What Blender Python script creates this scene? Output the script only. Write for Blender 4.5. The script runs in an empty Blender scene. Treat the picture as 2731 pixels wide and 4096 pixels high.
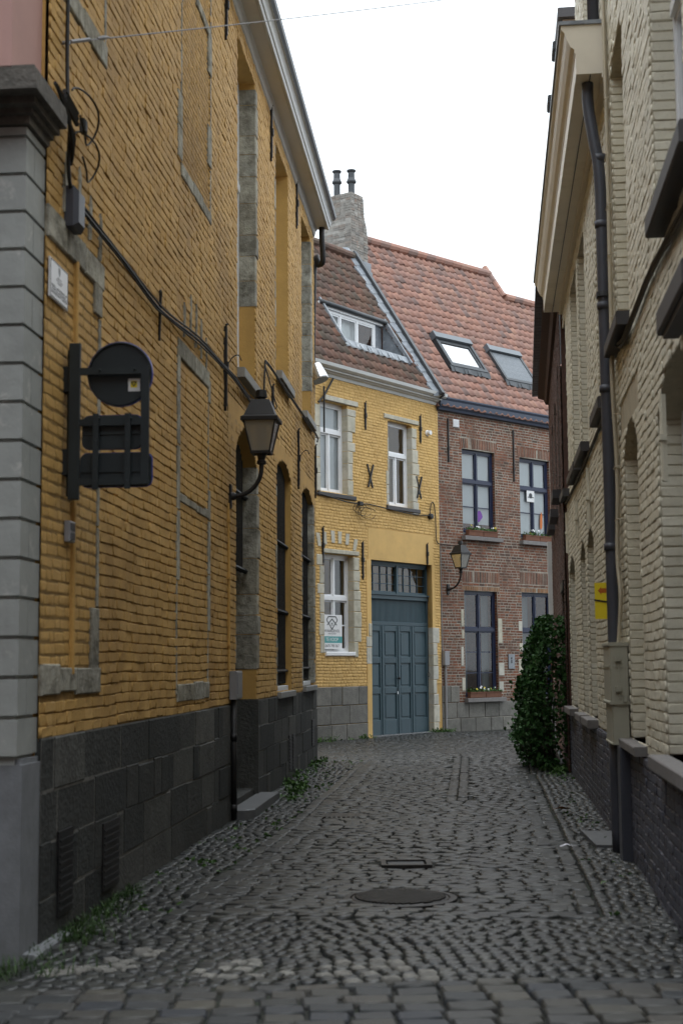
import bpy, math, random
import numpy as np
from mathutils import Vector, Matrix

# ------------------------------------------------------------------ camera, sky, sun, exposure
scn = bpy.context.scene
FPX, CX, CY = 50 / 36 * 4096, 1365.5, 2048          # 50 mm lens, photograph 2731 x 4096
PITCH, ROLL = math.atan((2658 - CY) / FPX), .008
_f = np.array([0, math.cos(PITCH), math.sin(PITCH)])
_u0 = np.array([0, -math.sin(PITCH), math.cos(PITCH)])
_r0 = np.array([1., 0, 0])
_R = math.cos(ROLL) * _r0 - math.sin(ROLL) * _u0
_U = math.sin(ROLL) * _r0 + math.cos(ROLL) * _u0
EYE = np.array([0, 0, 1.6])
cam = bpy.data.objects.new('camera', bpy.data.cameras.new('camera'))
scn.collection.objects.link(cam)
cam.matrix_world = Matrix([[_R[i], _U[i], -_f[i], EYE[i]] for i in range(3)] + [[0, 0, 0, 1]])
cam.data.sensor_fit = 'VERTICAL'; cam.data.sensor_height = 36; cam.data.sensor_width = 24
cam.data.lens = 50; cam.data.clip_start = .1; cam.data.clip_end = 3000
cam.data.dof.use_dof = True; cam.data.dof.focus_distance = 31; cam.data.dof.aperture_fstop = 3.2
scn.camera = cam

SUN_EL, SUN_AZ = math.radians(72), math.radians(150)
world = bpy.data.worlds.new('World'); scn.world = world; world.use_nodes = True
nt = world.node_tree; nt.nodes.clear()
_o = nt.nodes.new('ShaderNodeOutputWorld'); _b = nt.nodes.new('ShaderNodeBackground')
_s = nt.nodes.new('ShaderNodeTexSky'); _s.sky_type = 'NISHITA'; _s.sun_disc = False
_s.sun_elevation = SUN_EL; _s.sun_rotation = SUN_AZ; _s.air_density = 1.0; _s.dust_density = 4
_h = nt.nodes.new('ShaderNodeHueSaturation'); _h.inputs['Saturation'].default_value = .06
_mx = nt.nodes.new('ShaderNodeMixRGB'); _mx.inputs[0].default_value = .72      # overcast: even cloud cover over the sky
_mx.inputs[2].default_value = (8.9, 9.75, 10.5, 1)
nt.links.new(_s.outputs[0], _h.inputs['Color']); nt.links.new(_h.outputs[0], _mx.inputs[1])
_g = nt.nodes.new('ShaderNodeNewGeometry'); _sx = nt.nodes.new('ShaderNodeSeparateXYZ'); _mr = nt.nodes.new('ShaderNodeMapRange')
_mr.inputs[1].default_value = 0; _mr.inputs[2].default_value = -1; _mr.inputs[3].default_value = .85; _mr.inputs[4].default_value = 1.15
_vm = nt.nodes.new('ShaderNodeVectorMath'); _vm.operation = 'SCALE'                # overcast sky: brighter overhead than at the horizon
nt.links.new(_g.outputs['Incoming'], _sx.inputs[0]); nt.links.new(_sx.outputs['Z'], _mr.inputs[0])
nt.links.new(_mx.outputs[0], _vm.inputs[0]); nt.links.new(_mr.outputs[0], _vm.inputs['Scale'])
nt.links.new(_vm.outputs[0], _b.inputs[0]); nt.links.new(_b.outputs[0], _o.inputs[0])
_b.inputs[1].default_value = .15
sun = bpy.data.objects.new('sun', bpy.data.lights.new('sun', 'SUN'))
scn.collection.objects.link(sun)
sun.data.energy = .5; sun.data.angle = math.radians(35); sun.data.color = (1, .985, .96)
sun.rotation_euler = (math.radians(90) - SUN_EL, 0, math.radians(180) - SUN_AZ + math.radians(180))
scn.view_settings.view_transform = 'Standard'; scn.view_settings.look = 'None'
scn.view_settings.exposure = .76; scn.view_settings.gamma = 1
scn.render.use_motion_blur = False
scn.cycles.max_bounces = 8; scn.cycles.diffuse_bounces = 4; scn.cycles.transparent_max_bounces = 12

# ------------------------------------------------------------------ geometry helpers
rng = np.random.default_rng(7)
random.seed(7)
TOTAL = {}


def ray(x, y):
    return _f + (x - CX) / FPX * _R - (y - CY) / FPX * _U


def gnd(x, y):
    d = ray(x, y)
    return (EYE + d * (-1.6 / d[2]))[:2]


class Fac:
    """A wall plane: u runs away along the wall, z is up, w stands out towards the street."""
    def __init__(s, o, yaw, side):
        a = math.radians(yaw)
        s.o = np.array([o[0], o[1], 0.])
        s.t = np.array([math.sin(a), math.cos(a), 0.])
        s.n = np.array([math.cos(a), -math.sin(a), 0.]) * side
        s.side = side

    def p(s, u, z, w=0.):
        u, z, w = np.broadcast_arrays(np.asarray(u, float), np.asarray(z, float), np.asarray(w, float))
        return s.o + u[..., None] * s.t + w[..., None] * s.n + z[..., None] * np.array([0, 0, 1.])

    def at(s, x, y, w=0):
        d = ray(x, y); o = s.o + s.n * w
        P = EYE + d * (np.dot(o - EYE, s.n) / np.dot(d, s.n))
        return float(np.dot(P - s.o, s.t)), float(P[2])


class MB:
    """Collects verts / faces and a per-vertex random value."""
    def __init__(s):
        s.V = []; s.Fc = []; s.Rn = []; s.n = 0; s.flat = set()

    def add(s, v, f, r=None):
        v = np.asarray(v, float).reshape(-1, 3); k = len(v)
        if r is None: r = rng.random()
        s.V.append(v); s.Rn.append(np.broadcast_to(np.asarray(r, float), (k,)))
        for q in f: s.Fc.append([i + s.n for i in q])
        s.n += k

    def add_many(s, V, f, r):
        """V (n, k, 3) copies of one topology f."""
        n, k = V.shape[:2]
        s.V.append(V.reshape(-1, 3)); s.Rn.append(np.repeat(np.asarray(r, float), k))
        fa = [np.asarray(q) for q in f]
        for i in range(n):
            b = s.n + i * k
            for q in fa: s.Fc.append((q + b).tolist())
        s.n += n * k

    def box8(s, c, r=None):
        s.add(c, [(0, 3, 2, 1), (4, 5, 6, 7), (0, 1, 5, 4), (1, 2, 6, 5), (2, 3, 7, 6), (3, 0, 4, 7)], r)

    def fbox(s, F, u0, u1, z0, z1, w0, w1, r=None, bev=0.):
        if bev:
            b = bev
            out = [(u0, z0), (u1, z0), (u1, z1), (u0, z1)]
            inn = [(u0 + b, z0 + b), (u1 - b, z0 + b), (u1 - b, z1 - b), (u0 + b, z1 - b)]
            P = np.array([F.p(a, c, w0) for a, c in out] + [F.p(a, c, w1 - b) for a, c in out] + [F.p(a, c, w1) for a, c in inn])
            fs = [(3, 2, 1, 0)] + [(i, (i + 1) % 4, 4 + (i + 1) % 4, 4 + i) for i in range(4)] + \
                 [(4 + i, 4 + (i + 1) % 4, 8 + (i + 1) % 4, 8 + i) for i in range(4)] + [(8, 9, 10, 11)]
            s.add(P, fs, r)
        else:
            s.box8([F.p(u0, z0, w0), F.p(u1, z0, w0), F.p(u1, z1, w0), F.p(u0, z1, w0),
                    F.p(u0, z0, w1), F.p(u1, z0, w1), F.p(u1, z1, w1), F.p(u0, z1, w1)], r)

    def fprism(s, F, poly, w0, w1, r=None):
        n = len(poly)
        P = [F.p(a, b, w0) for a, b in poly] + [F.p(a, b, w1) for a, b in poly]
        s.add(P, [tuple(range(n))[::-1], tuple(range(n, 2 * n))] + [(i, (i + 1) % n, n + (i + 1) % n, n + i) for i in range(n)], r)

    def sweep(s, F, prof, u0, u1, r=None, du=(0, 0)):
        """A moulding: profile [(w, z)] run from u0 to u1 with closed ends."""
        n = len(prof)
        P = [F.p(u0, z, w) for w, z in prof] + [F.p(u1, z, w) for w, z in prof]
        s.add(P, [tuple(range(n)), tuple(range(n, 2 * n))[::-1]] + [(i, n + i, n + (i + 1) % n, (i + 1) % n) for i in range(n)], r)

    def bar(s, a, b, wd, th, up=(0, 0, 1), r=None):
        a = np.asarray(a, float); b = np.asarray(b, float); d = b - a; d = d / np.linalg.norm(d)
        x = np.cross(d, up); x /= np.linalg.norm(x); y = np.cross(x, d)
        c = [a - x * wd / 2 - y * th / 2, a + x * wd / 2 - y * th / 2, a + x * wd / 2 + y * th / 2, a - x * wd / 2 + y * th / 2]
        s.box8(c + [q + (b - a) for q in c], r)

    def tube(s, pts, rad, n=8, r=None, smooth=0, cap=True):
        P = np.asarray(pts, float)
        if smooth:
            Q = []
            m = len(P)
            for i in range(m - 1):
                p0, p1, p2, p3 = P[max(i - 1, 0)], P[i], P[i + 1], P[min(i + 2, m - 1)]
                for t in np.linspace(0, 1, smooth, endpoint=False):
                    Q.append(.5 * (2 * p1 + (p2 - p0) * t + (2 * p0 - 5 * p1 + 4 * p2 - p3) * t * t + (3 * p1 - p0 - 3 * p2 + p3) * t ** 3))
            Q.append(P[-1]); P = np.array(Q)
        m = len(P); rad = np.broadcast_to(np.asarray(rad, float), (len(pts),))
        if smooth: rad = np.interp(np.linspace(0, 1, m), np.linspace(0, 1, len(pts)), rad)
        T = np.gradient(P, axis=0); T /= np.linalg.norm(T, axis=1)[:, None] + 1e-9
        x = np.cross(T[0], (0, 0, 1)) if abs(T[0][2]) < .9 else np.cross(T[0], (1, 0, 0))
        V = []
        for i in range(m):
            x = x - T[i] * np.dot(x, T[i]); x /= np.linalg.norm(x) + 1e-9
            y = np.cross(T[i], x)
            a = np.arange(n) * 2 * math.pi / n
            V.append(P[i] + rad[i] * (np.cos(a)[:, None] * x + np.sin(a)[:, None] * y))
        V = np.concatenate(V)
        fs = [(i * n + j, i * n + (j + 1) % n, (i + 1) * n + (j + 1) % n, (i + 1) * n + j) for i in range(m - 1) for j in range(n)]
        if cap: fs += [tuple(range(n))[::-1], tuple(range((m - 1) * n, m * n))]
        s.add(V, fs, r)

    def lathe(s, c, prof, n=24, axis=(0, 0, 1), r=None):
        """Turned shape: prof [(radius, height)] about the axis through c."""
        ax = np.asarray(axis, float); ax /= np.linalg.norm(ax)
        x = np.cross(ax, (0, 0, 1)) if abs(ax[2]) < .9 else np.array([1., 0, 0])
        x = x - ax * np.dot(x, ax); x /= np.linalg.norm(x); y = np.cross(ax, x)
        a = np.arange(n) * 2 * math.pi / n
        V = np.concatenate([np.asarray(c) + ax * h + max(q, 1e-4) * (np.cos(a)[:, None] * x + np.sin(a)[:, None] * y) for q, h in prof])
        m = len(prof)
        fs = [(i * n + j, i * n + (j + 1) % n, (i + 1) * n + (j + 1) % n, (i + 1) * n + j) for i in range(m - 1) for j in range(n)]
        fs += [tuple(range(n))[::-1], tuple(range((m - 1) * n, m * n))]
        s.add(V, fs, r)


ORG = {}


def _mesh(name, mb, m, org, smooth):
    me = bpy.data.meshes.new(name)
    mi = None
    if isinstance(mb, list):                                        # [(builder, material)]: one mesh, several materials
        mm = [q for _, q in mb]; mi = []; tot = MB(); sm = []
        for k, (q, _) in enumerate(mb):
            mi += [k] * len(q.Fc); sm += [bool(smooth) and k in (smooth if isinstance(smooth, tuple) else range(9)) and not f_ in q.flat for f_ in range(len(q.Fc))]; join(tot, q)
        mb = tot
    V = np.concatenate(mb.V) - org
    me.from_pydata(V.tolist(), [], mb.Fc)
    if mi is not None:
        for q in mm: me.materials.append(q)
        me.polygons.foreach_set('material_index', mi); me.polygons.foreach_set('use_smooth', sm); m = None; smooth = False
    at = me.attributes.new('rnd', 'FLOAT', 'POINT')
    at.data.foreach_set('value', np.concatenate(mb.Rn).astype(np.float32))
    if m: me.materials.append(m)
    if smooth:
        me.polygons.foreach_set('use_smooth', [True] * len(me.polygons))
    me.update()
    return me


def part(name, mb, m, parent, smooth=False, label=None, kind=None):
    org = ORG[parent.name]
    o = bpy.data.objects.new(name, _mesh(name, mb, m, org, smooth))
    scn.collection.objects.link(o); o.parent = parent; ORG[o.name] = org
    if label: o['label'] = label
    if kind: o['kind'] = kind
    return o


def root(name, org, label, cat, group=None):
    o = bpy.data.objects.new(name, None); scn.collection.objects.link(o)
    o.empty_display_size = .3
    o.location = org; ORG[o.name] = np.asarray(org, float)
    o['label'] = label; o['category'] = cat
    if group: o['group'] = group
    return o


def solo(name, mb, m, org, label=None, cat=None, smooth=False, kind=None, group=None):
    org = np.asarray(org, float)
    o = bpy.data.objects.new(name, _mesh(name, mb, m, org, smooth)); scn.collection.objects.link(o)
    o.location = org; ORG[o.name] = org
    if label: o['label'] = label
    if cat: o['category'] = cat
    if kind: o['kind'] = kind
    if group: o['group'] = group
    return o


# ------------------------------------------------------------------ materials
def mat(name, cols, rough=.8, nsc=5., namt=.3, bumps=((40., .3, .01),), dirt=None, metal=0., spec=.4, stretch=(1, 1, 1), rough_var=.1, bright=0.):
    m = bpy.data.materials.new(name); m.use_nodes = True
    t = m.node_tree; N = t.nodes; Lk = t.links
    b = N['Principled BSDF']
    tc = N.new('ShaderNodeNewGeometry')
    mp = N.new('ShaderNodeMapping'); mp.inputs['Scale'].default_value = stretch
    Lk.new(tc.outputs['Position'], mp.inputs[0])
    at = N.new('ShaderNodeAttribute'); at.attribute_name = 'rnd'
    rp = N.new('ShaderNodeValToRGB'); e = rp.color_ramp.elements
    if len(cols) == 1: cols = [cols[0], tuple(q * 1.06 for q in cols[0])]
    while len(e) < len(cols): e.new(.5)
    for i, c in enumerate(cols):
        e[i].position = i / max(len(cols) - 1, 1); e[i].color = (*c, 1)
    Lk.new(at.outputs['Fac'], rp.inputs[0])
    col = rp.outputs[0]
    n1 = N.new('ShaderNodeTexNoise'); n1.inputs['Scale'].default_value = nsc; n1.inputs['Detail'].default_value = 6
    n1.inputs['Roughness'].default_value = .65
    Lk.new(mp.outputs[0], n1.inputs['Vector'])
    mr = N.new('ShaderNodeMapRange'); mr.inputs[1].default_value = .25; mr.inputs[2].default_value = .75
    mr.inputs[3].default_value = 1 - namt; mr.inputs[4].default_value = 1 + namt
    Lk.new(n1.outputs[0], mr.inputs[0])
    mu = N.new('ShaderNodeVectorMath'); mu.operation = 'MULTIPLY'
    cb = N.new('ShaderNodeCombineXYZ')
    for i in range(3): Lk.new(mr.outputs[0], cb.inputs[i])
    Lk.new(col, mu.inputs[0]); Lk.new(cb.outputs[0], mu.inputs[1])
    col = mu.outputs[0]
    for d in ([dirt] if dirt and not isinstance(dirt[0], (list, tuple)) or (dirt and isinstance(dirt[0][0], float)) else (dirt or [])):
        dc, dsc, lo, hi, amt = d[:5]
        st = d[5] if len(d) > 5 else (1, 1, 1)
        m2 = N.new('ShaderNodeMapping'); m2.inputs['Scale'].default_value = st
        m2.inputs['Location'].default_value = (dsc * 3.1, 1.7, dsc)
        Lk.new(tc.outputs['Position'], m2.inputs[0])
        n2 = N.new('ShaderNodeTexNoise'); n2.inputs['Scale'].default_value = dsc; n2.inputs['Detail'].default_value = 7
        n2.inputs['Roughness'].default_value = .7
        Lk.new(m2.outputs[0], n2.inputs['Vector'])
        r2 = N.new('ShaderNodeMapRange'); r2.inputs[1].default_value = lo; r2.inputs[2].default_value = hi
        r2.inputs[3].default_value = 0; r2.inputs[4].default_value = amt
        Lk.new(n2.outputs[0], r2.inputs[0])
        mx = N.new('ShaderNodeMixRGB'); mx.inputs[2].default_value = (*dc, 1)
        Lk.new(r2.outputs[0], mx.inputs[0]); Lk.new(col, mx.inputs[1]); col = mx.outputs[0]
    Lk.new(col, b.inputs['Base Color'])
    b.inputs['Metallic'].default_value = metal; b.inputs['Specular IOR Level'].default_value = spec
    rr = N.new('ShaderNodeMapRange'); rr.inputs[3].default_value = max(rough - rough_var, .02); rr.inputs[4].default_value = min(rough + rough_var, 1)
    Lk.new(n1.outputs[0], rr.inputs[0]); Lk.new(rr.outputs[0], b.inputs['Roughness'])
    prev = None
    for sc, stg, dist in bumps:
        nb = N.new('ShaderNodeTexNoise'); nb.inputs['Scale'].default_value = sc; nb.inputs['Detail'].default_value = 4
        Lk.new(mp.outputs[0], nb.inputs['Vector'])
        bp = N.new('ShaderNodeBump'); bp.inputs['Strength'].default_value = stg; bp.inputs['Distance'].default_value = dist
        Lk.new(nb.outputs[0], bp.inputs['Height'])
        if prev: Lk.new(prev, bp.inputs['Normal'])
        prev = bp.outputs[0]
    if prev: Lk.new(prev, b.inputs['Normal'])
    return m


def glass(name, tint=(.88, .91, .91), refl=.05, rough=.03, dark=0.):
    m = bpy.data.materials.new(name); m.use_nodes = True
    t = m.node_tree; N = t.nodes; Lk = t.links; N.clear()
    o = N.new('ShaderNodeOutputMaterial'); tr = N.new('ShaderNodeBsdfTransparent'); tr.inputs[0].default_value = (*tint, 1)
    gl = N.new('ShaderNodeBsdfGlossy'); gl.inputs['Roughness'].default_value = rough
    lw = N.new('ShaderNodeLayerWeight'); lw.inputs[0].default_value = .35
    mr = N.new('ShaderNodeMapRange'); mr.inputs[3].default_value = refl; mr.inputs[4].default_value = max(.6, refl)
    mx = N.new('ShaderNodeMixShader')
    nz = N.new('ShaderNodeTexNoise'); nz.inputs['Scale'].default_value = 2.5
    bp = N.new('ShaderNodeBump'); bp.inputs['Strength'].default_value = .05; bp.inputs['Distance'].default_value = .02
    Lk.new(nz.outputs[0], bp.inputs['Height']); Lk.new(bp.outputs[0], gl.inputs['Normal'])
    Lk.new(lw.outputs['Fresnel'], mr.inputs[0]); Lk.new(mr.outputs[0], mx.inputs[0])
    if dark:                                                             # dusty glass: part of the light scatters on it
        df = N.new('ShaderNodeBsdfDiffuse'); df.inputs[0].default_value = (.45, .44, .40, 1); m3 = N.new('ShaderNodeMixShader'); m3.inputs[0].default_value = dark
        Lk.new(tr.outputs[0], m3.inputs[1]); Lk.new(df.outputs[0], m3.inputs[2]); tr = m3
    Lk.new(tr.outputs[0], mx.inputs[1]); Lk.new(gl.outputs[0], mx.inputs[2]); Lk.new(mx.outputs[0], o.inputs[0])
    return m


DK = (.02, .02, .018)
M = {}
M['ochre'] = mat('ochre_paint', [(.52, .312, .094), (.56, .34, .106), (.605, .375, .128)], .75, 3.0, .16, ((160, .5, .004), (60, .25, .004)),
                 [((.26, .13, .04), 1.1, .52, .8, .55, (1, 1, .55)), ((.62, .43, .18), 2.2, .55, .8, .45), ((.22, .125, .045), .55, .5, .66, .45, (1, 1, .7)), ((.14, .075, .026), 9., .6, .78, .6), ((.20, .11, .035), 45., .54, .7, .6), ((.70, .52, .26), 30., .62, .76, .35)])
M['ochre_wall'] = mat('ochre_mortar', [(.27, .165, .055), (.30, .185, .062)], .85, 6, .25, ((60, .4, .01),), [(DK, 14., .5, .75, .5)])
M['ochre_plaster'] = mat('ochre_plaster', [(.53, .315, .092), (.56, .335, .10)], .8, 2.5, .14, ((60, .35, .006), (9, .3, .02)),
                         [((.30, .16, .05), 2.2, .52, .8, .4, (1, 1, .25)), ((.18, .1, .04), 8., .64, .8, .4)])
M['ochre_far'] = mat('ochre_paint_bright', [(.56, .36, .125), (.60, .39, .14), (.64, .42, .155)], .75, 2.2, .12, ((60, .3, .006),),
                     [((.44, .25, .08), 1.2, .5, .8, .4), ((.30, .17, .06), 6., .62, .8, .3)])
M['ochre_far_joint'] = mat('ochre_paint_joint', [(.46, .29, .10), (.50, .315, .11)], .85, 5, .2, ((50, .3, .006),))
M['stone'] = mat('pale_limestone', [(.30, .28, .22), (.40, .38, .31), (.34, .33, .28), (.25, .235, .19)], .85, 6, .35, ((50, .6, .012), (12, .6, .03)),
                 [((.09, .08, .055), 4.5, .46, .66, .8), ((.5, .48, .42), 6., .56, .72, .7)])
M['stone_far'] = mat('pale_limestone_clean', [(.42, .40, .32), (.50, .47, .38), (.46, .45, .40)], .85, 6, .22, ((40, .4, .01),),
                     [((.20, .18, .13), 4., .52, .78, .6)])
M['plinth'] = mat('dark_bluestone', [(.022, .0245, .0235), (.034, .036, .034), (.048, .050, .046), (.026, .029, .029), (.085, .086, .078), (.036, .038, .036), (.055, .056, .052), (.11, .11, .10)], .8, 7, .4, ((30, .6, .02), (90, .4, .006)),
                  [((.02, .02, .018), 2.0, .5, .75, .6), ((.16, .155, .14), 8., .6, .8, .45, (1, 1, .4))])
M['plinth_far'] = mat('grey_bluestone', [(.12, .117, .105), (.155, .15, .135), (.19, .183, .16)], .85, 7, .3, ((30, .5, .02),),
                      [((.07, .07, .06), 2.5, .5, .75, .6)])
M['quoin'] = mat('grey_painted_stone', [(.33, .345, .33), (.36, .372, .355)], .6, 3, .14, ((50, .2, .006), (9, .25, .02)),
                 [((.50, .50, .47), 5., .585, .66, .85), ((.16, .16, .14), 4., .62, .85, .5, (1, 1, .4))])
M['bluestone'] = mat('blue_grey_stone', [(.19, .20, .215), (.215, .225, .235)], .7, 8, .22, ((60, .3, .006),),
                     [((.09, .09, .08), 2.2, .5, .8, .55, (1, 1, .35))])
M['pink'] = mat('pink_render', [(.50, .30, .27), (.52, .32, .28)], .85, 2, .08, ((60, .2, .004),), [((.36, .2, .17), 3., .6, .85, .4, (1, 1, .2))])
M['capstone'] = mat('weathered_capstone', [(.13, .12, .105)], .9, 8, .4, ((30, .5, .02),), [((.03, .03, .028), 3., .45, .75, .7), ((.3, .29, .27), 7., .62, .8, .6, (1, 1, .3))])
M['cream'] = mat('cream_paint', [(.635, .60, .475), (.67, .63, .505), (.695, .66, .535)], .6, 3.5, .12, ((140, .4, .004), (50, .2, .004)),
                 [((.36, .31, .22), 2.0, .54, .8, .5, (1, 1, .5)), ((.25, .18, .11), 11., .62, .8, .55), ((.36, .33, .25), 42., .56, .72, .5)])
M['cream_joint'] = mat('cream_joint', [(.42, .37, .265), (.45, .40, .29)], .8, 6, .22, ((60, .4, .01),), [((.2, .15, .1), 12., .52, .72, .6)])
M['cream_wood'] = mat('cream_painted_wood', [(.70, .64, .52), (.72, .66, .54)], .5, 2, .08, ((30, .08, .004),), [((.40, .30, .17), 2.5, .55, .8, .5, (1, 1, 1))])
M['blue_brick'] = mat('blue_grey_brick_paint', [(.062, .066, .088), (.074, .078, .102), (.088, .092, .116)], .55, 4, .25, ((90, .35, .005), (20, .4, .012)),
                      [((.20, .16, .11), 3., .58, .76, .5), ((.03, .03, .03), 7., .55, .8, .5)])
M['blue_joint'] = mat('blue_grey_joint', [(.05, .05, .06)], .85, 6, .3)
M['brick_back'] = mat('house_front_brick', [(.20, .12, .09), (.22, .13, .1)], .9, 6, .3)
M['brick'] = mat('red_brown_brick', [(.10, .043, .027), (.19, .070, .038), (.145, .057, .035), (.23, .095, .052), (.07, .042, .032), (.17, .088, .055), (.12, .049, .031)], .85, 12, .3, ((70, .4, .006),),
                 [((.05, .035, .03), 1.0, .5, .78, .55), ((.34, .31, .27), 5., .60, .8, .4)])
M['mortar'] = mat('lime_mortar', [(.29, .262, .215), (.335, .305, .255)], .9, 8, .25, ((40, .3, .01),), [((.13, .085, .065), 1.4, .46, .62, .8)])
M['brick_edge'] = mat('orange_brick', [(.22, .11, .05), (.27, .14, .065), (.18, .09, .05)], .85, 12, .3)
M['brick_dark'] = mat('dark_brown_brick', [(.07, .037, .028), (.10, .05, .036), (.085, .05, .04), (.12, .055, .036)], .85, 10, .3, ((60, .4, .006),), [(DK, 1.5, .5, .8, .5)])
M['mortar_dark'] = mat('grey_mortar', [(.13, .115, .10)], .9, 8, .3)
M['mortar_pale'] = mat('pale_mortar', [(.30, .285, .26)], .9, 9, .3)
M['brick_chimney'] = mat('sooty_brick', [(.22, .205, .185), (.27, .255, .23), (.24, .20, .17), (.19, .18, .165)], .9, 9, .35, ((40, .5, .01),), [((.36, .15, .08), 5., .62, .72, .7), ((.09, .085, .08), 2., .5, .8, .5)])
M['tile_new'] = mat('orange_pantile', [(.30, .155, .115), (.33, .17, .125), (.265, .148, .118), (.355, .195, .142), (.185, .125, .11), (.31, .162, .122), (.24, .142, .118)], .7, 6, .2, ((50, .2, .004),),
                    [((.17, .13, .115), 3.2, .5, .75, .5), ((.5, .33, .25), 9., .62, .8, .4)])
M['tile_old'] = mat('weathered_pantile', [(.125, .07, .053), (.16, .085, .062), (.10, .068, .056), (.19, .095, .066), (.11, .08, .065), (.088, .066, .053)], .85, 8, .3, ((50, .3, .006),),
                    [((.085, .075, .05), 2.0, .45, .72, .6), ((.22, .20, .16), 14., .62, .78, .4)])
M['lead'] = mat('lead_flashing', [(.17, .19, .215), (.22, .24, .26)], .45, 6, .3, ((18, .35, .02),), [((.5, .5, .5), 9., .56, .72, .6)], spec=.5)
M['zinc'] = mat('zinc_dark', [(.045, .05, .055), (.06, .065, .07)], .45, 6, .25, metal=.3)
M['black'] = mat('black_iron', [(.012, .012, .013), (.018, .017, .017)], .5, 8, .3, ((60, .3, .004),), [((.07, .045, .03), 8., .62, .78, .5)])
M['rubber'] = mat('black_cable', [(.012, .012, .012)], .6, 8, .2, ())
M['anthracite'] = mat('dark_green_steel', [(.018, .024, .027), (.022, .029, .031)], .45, 5, .2, ((60, .1, .002),))
M['signblue'] = mat('sign_blue', [(.03, .06, .38)], .35, 3, .05, ())
M['signwhite'] = mat('enamel_white', [(.66, .66, .66)], .3, 3, .04, ())
M['white_frame'] = mat('white_painted_wood', [(.72, .73, .74), (.76, .77, .78)], .4, 3, .05, ())
M['white_trim'] = mat('white_grey_trim', [(.50, .51, .50), (.54, .55, .54)], .5, 3, .1, ((20, .1, .004),), [((.25, .25, .23), 5., .62, .8, .4, (.4, .4, 1.5))])
M['soffit'] = mat('grey_beige_soffit', [(.58, .56, .52)], .55, 2, .06, ())
M['blue_frame'] = mat('blue_painted_wood', [(.012, .018, .045), (.015, .022, .055)], .4, 3, .1, ())
M['blue_gutter'] = mat('slate_blue_paint', [(.045, .058, .09), (.055, .068, .10)], .45, 3, .12, ())
M['gate'] = mat('teal_painted_wood', [(.034, .066, .082), (.04, .075, .092), (.031, .061, .077)], .5, 5, .15, ((8, .12, .01), (90, .15, .002)),
                [((.02, .03, .035), 2.2, .58, .82, .5), ((.12, .17, .18), 6., .62, .8, .3, (2, 2, .3))], stretch=(3, 3, .6))
M['sill'] = mat('grey_sill_stone', [(.27, .27, .26), (.30, .30, .29)], .7, 12, .15, ((60, .2, .004),), [((.1, .1, .09), 5., .6, .8, .5)])
M['sill_dark'] = mat('dark_sill_stone', [(.045, .043, .045), (.06, .057, .058)], .6, 12, .2, ((60, .3, .004),), [((.11, .1, .1), 6., .58, .8, .5)])
M['sill_brown'] = mat('grey_brown_sill', [(.17, .16, .155)], .7, 14, .2, ((60, .3, .004),), [((.08, .075, .07), 4., .55, .8, .5)])
M['grey_box'] = mat('grey_plastic', [(.25, .25, .26)], .45, 3, .06, ())
M['cab'] = mat('beige_painted_metal', [(.36, .35, .28), (.37, .36, .29)], .5, 4, .08, ((40, .05, .003),), [((.2, .18, .13), 6., .64, .8, .5)])
M['pipe'] = mat('slate_grey_pipe', [(.058, .062, .078), (.066, .07, .086)], .45, 4, .12, (), [((.15, .09, .05), 9., .7, .8, .4)])
M['pipe_light'] = mat('cream_cable', [(.45, .40, .30)], .6, 4, .15, ())
M['yellow'] = mat('yellow_card', [(.80, .62, .02)], .5, 3, .04, ())
M['orange'] = mat('orange_print', [(.5, .13, .015)], .5, 3, .04, ())
M['galv'] = mat('galvanised_steel', [(.62, .63, .64)], .3, 6, .1, (), metal=.9)
M['curtain'] = mat('white_curtain', [(.62, .65, .66), (.68, .70, .71)], .9, 6, .08, ())
M['blind'] = mat('grey_white_blind', [(.50, .53, .55), (.53, .56, .58)], .9, 2, .06, ())
M['zinc_mid'] = mat('zinc_grey', [(.13, .145, .16), (.15, .165, .18)], .4, 6, .15, (), metal=.3)
M['curtain_grey'] = mat('grey_curtain', [(.13, .14, .145)], .9, 6, .15, (), stretch=(6, 6, .2))
M['room'] = mat('dark_room', [(.05, .05, .05)], .9, 2, .2, ())
M['glass'] = glass('window_glass')
M['glass_sky'] = glass('skylight_glass', (.8, .85, .85), .75, .05)
M['glass_lamp'] = glass('lamp_glass', (.60, .60, .56), .05, .12, .5)
M['lamp_body'] = mat('lamp_ceramic', [(.16, .15, .13)], .4, 3, .1, ())
M['terracotta'] = mat('terracotta', [(.17, .075, .042), (.14, .06, .036)], .8, 8, .2)
M['leaf'] = mat('ivy_leaf', [(.018, .055, .012), (.03, .085, .02), (.04, .11, .026), (.022, .07, .016), (.06, .14, .04)], .6, 20, .2, (), spec=.25)
M['herb'] = mat('herb_leaf', [(.028, .07, .012), (.05, .115, .022), (.07, .14, .03)], .6, 20, .2, ())
M['flower'] = mat('petals', [(.75, .6, .05), (.8, .8, .8), (.35, .1, .5)], .6, 20, .05, ())
M['bark'] = mat('twig_bark', [(.05, .04, .03)], .9, 10, .3, ())
M['cast_iron'] = mat('worn_cast_iron', [(.026, .025, .024), (.036, .034, .032)], .45, 14, .3, ((80, .3, .003),), [((.12, .11, .10), 5., .55, .75, .5)], metal=.4)
SETT = [(0.0116, 0.0133, 0.0129), (0.0177, 0.0194, 0.018), (0.0281, 0.0301, 0.0269), (0.0152, 0.0173, 0.0176), (0.0382, 0.0395, 0.034), (0.0217, 0.0239, 0.0242), (0.0127, 0.015, 0.016)]
M['sett'] = mat('worn_setts', SETT, .42, 9, .28, ((90, .4, .004), (25, .35, .012)), [((.06, .058, .05), 1.6, .55, .8, .35)], spec=.6)
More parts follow.
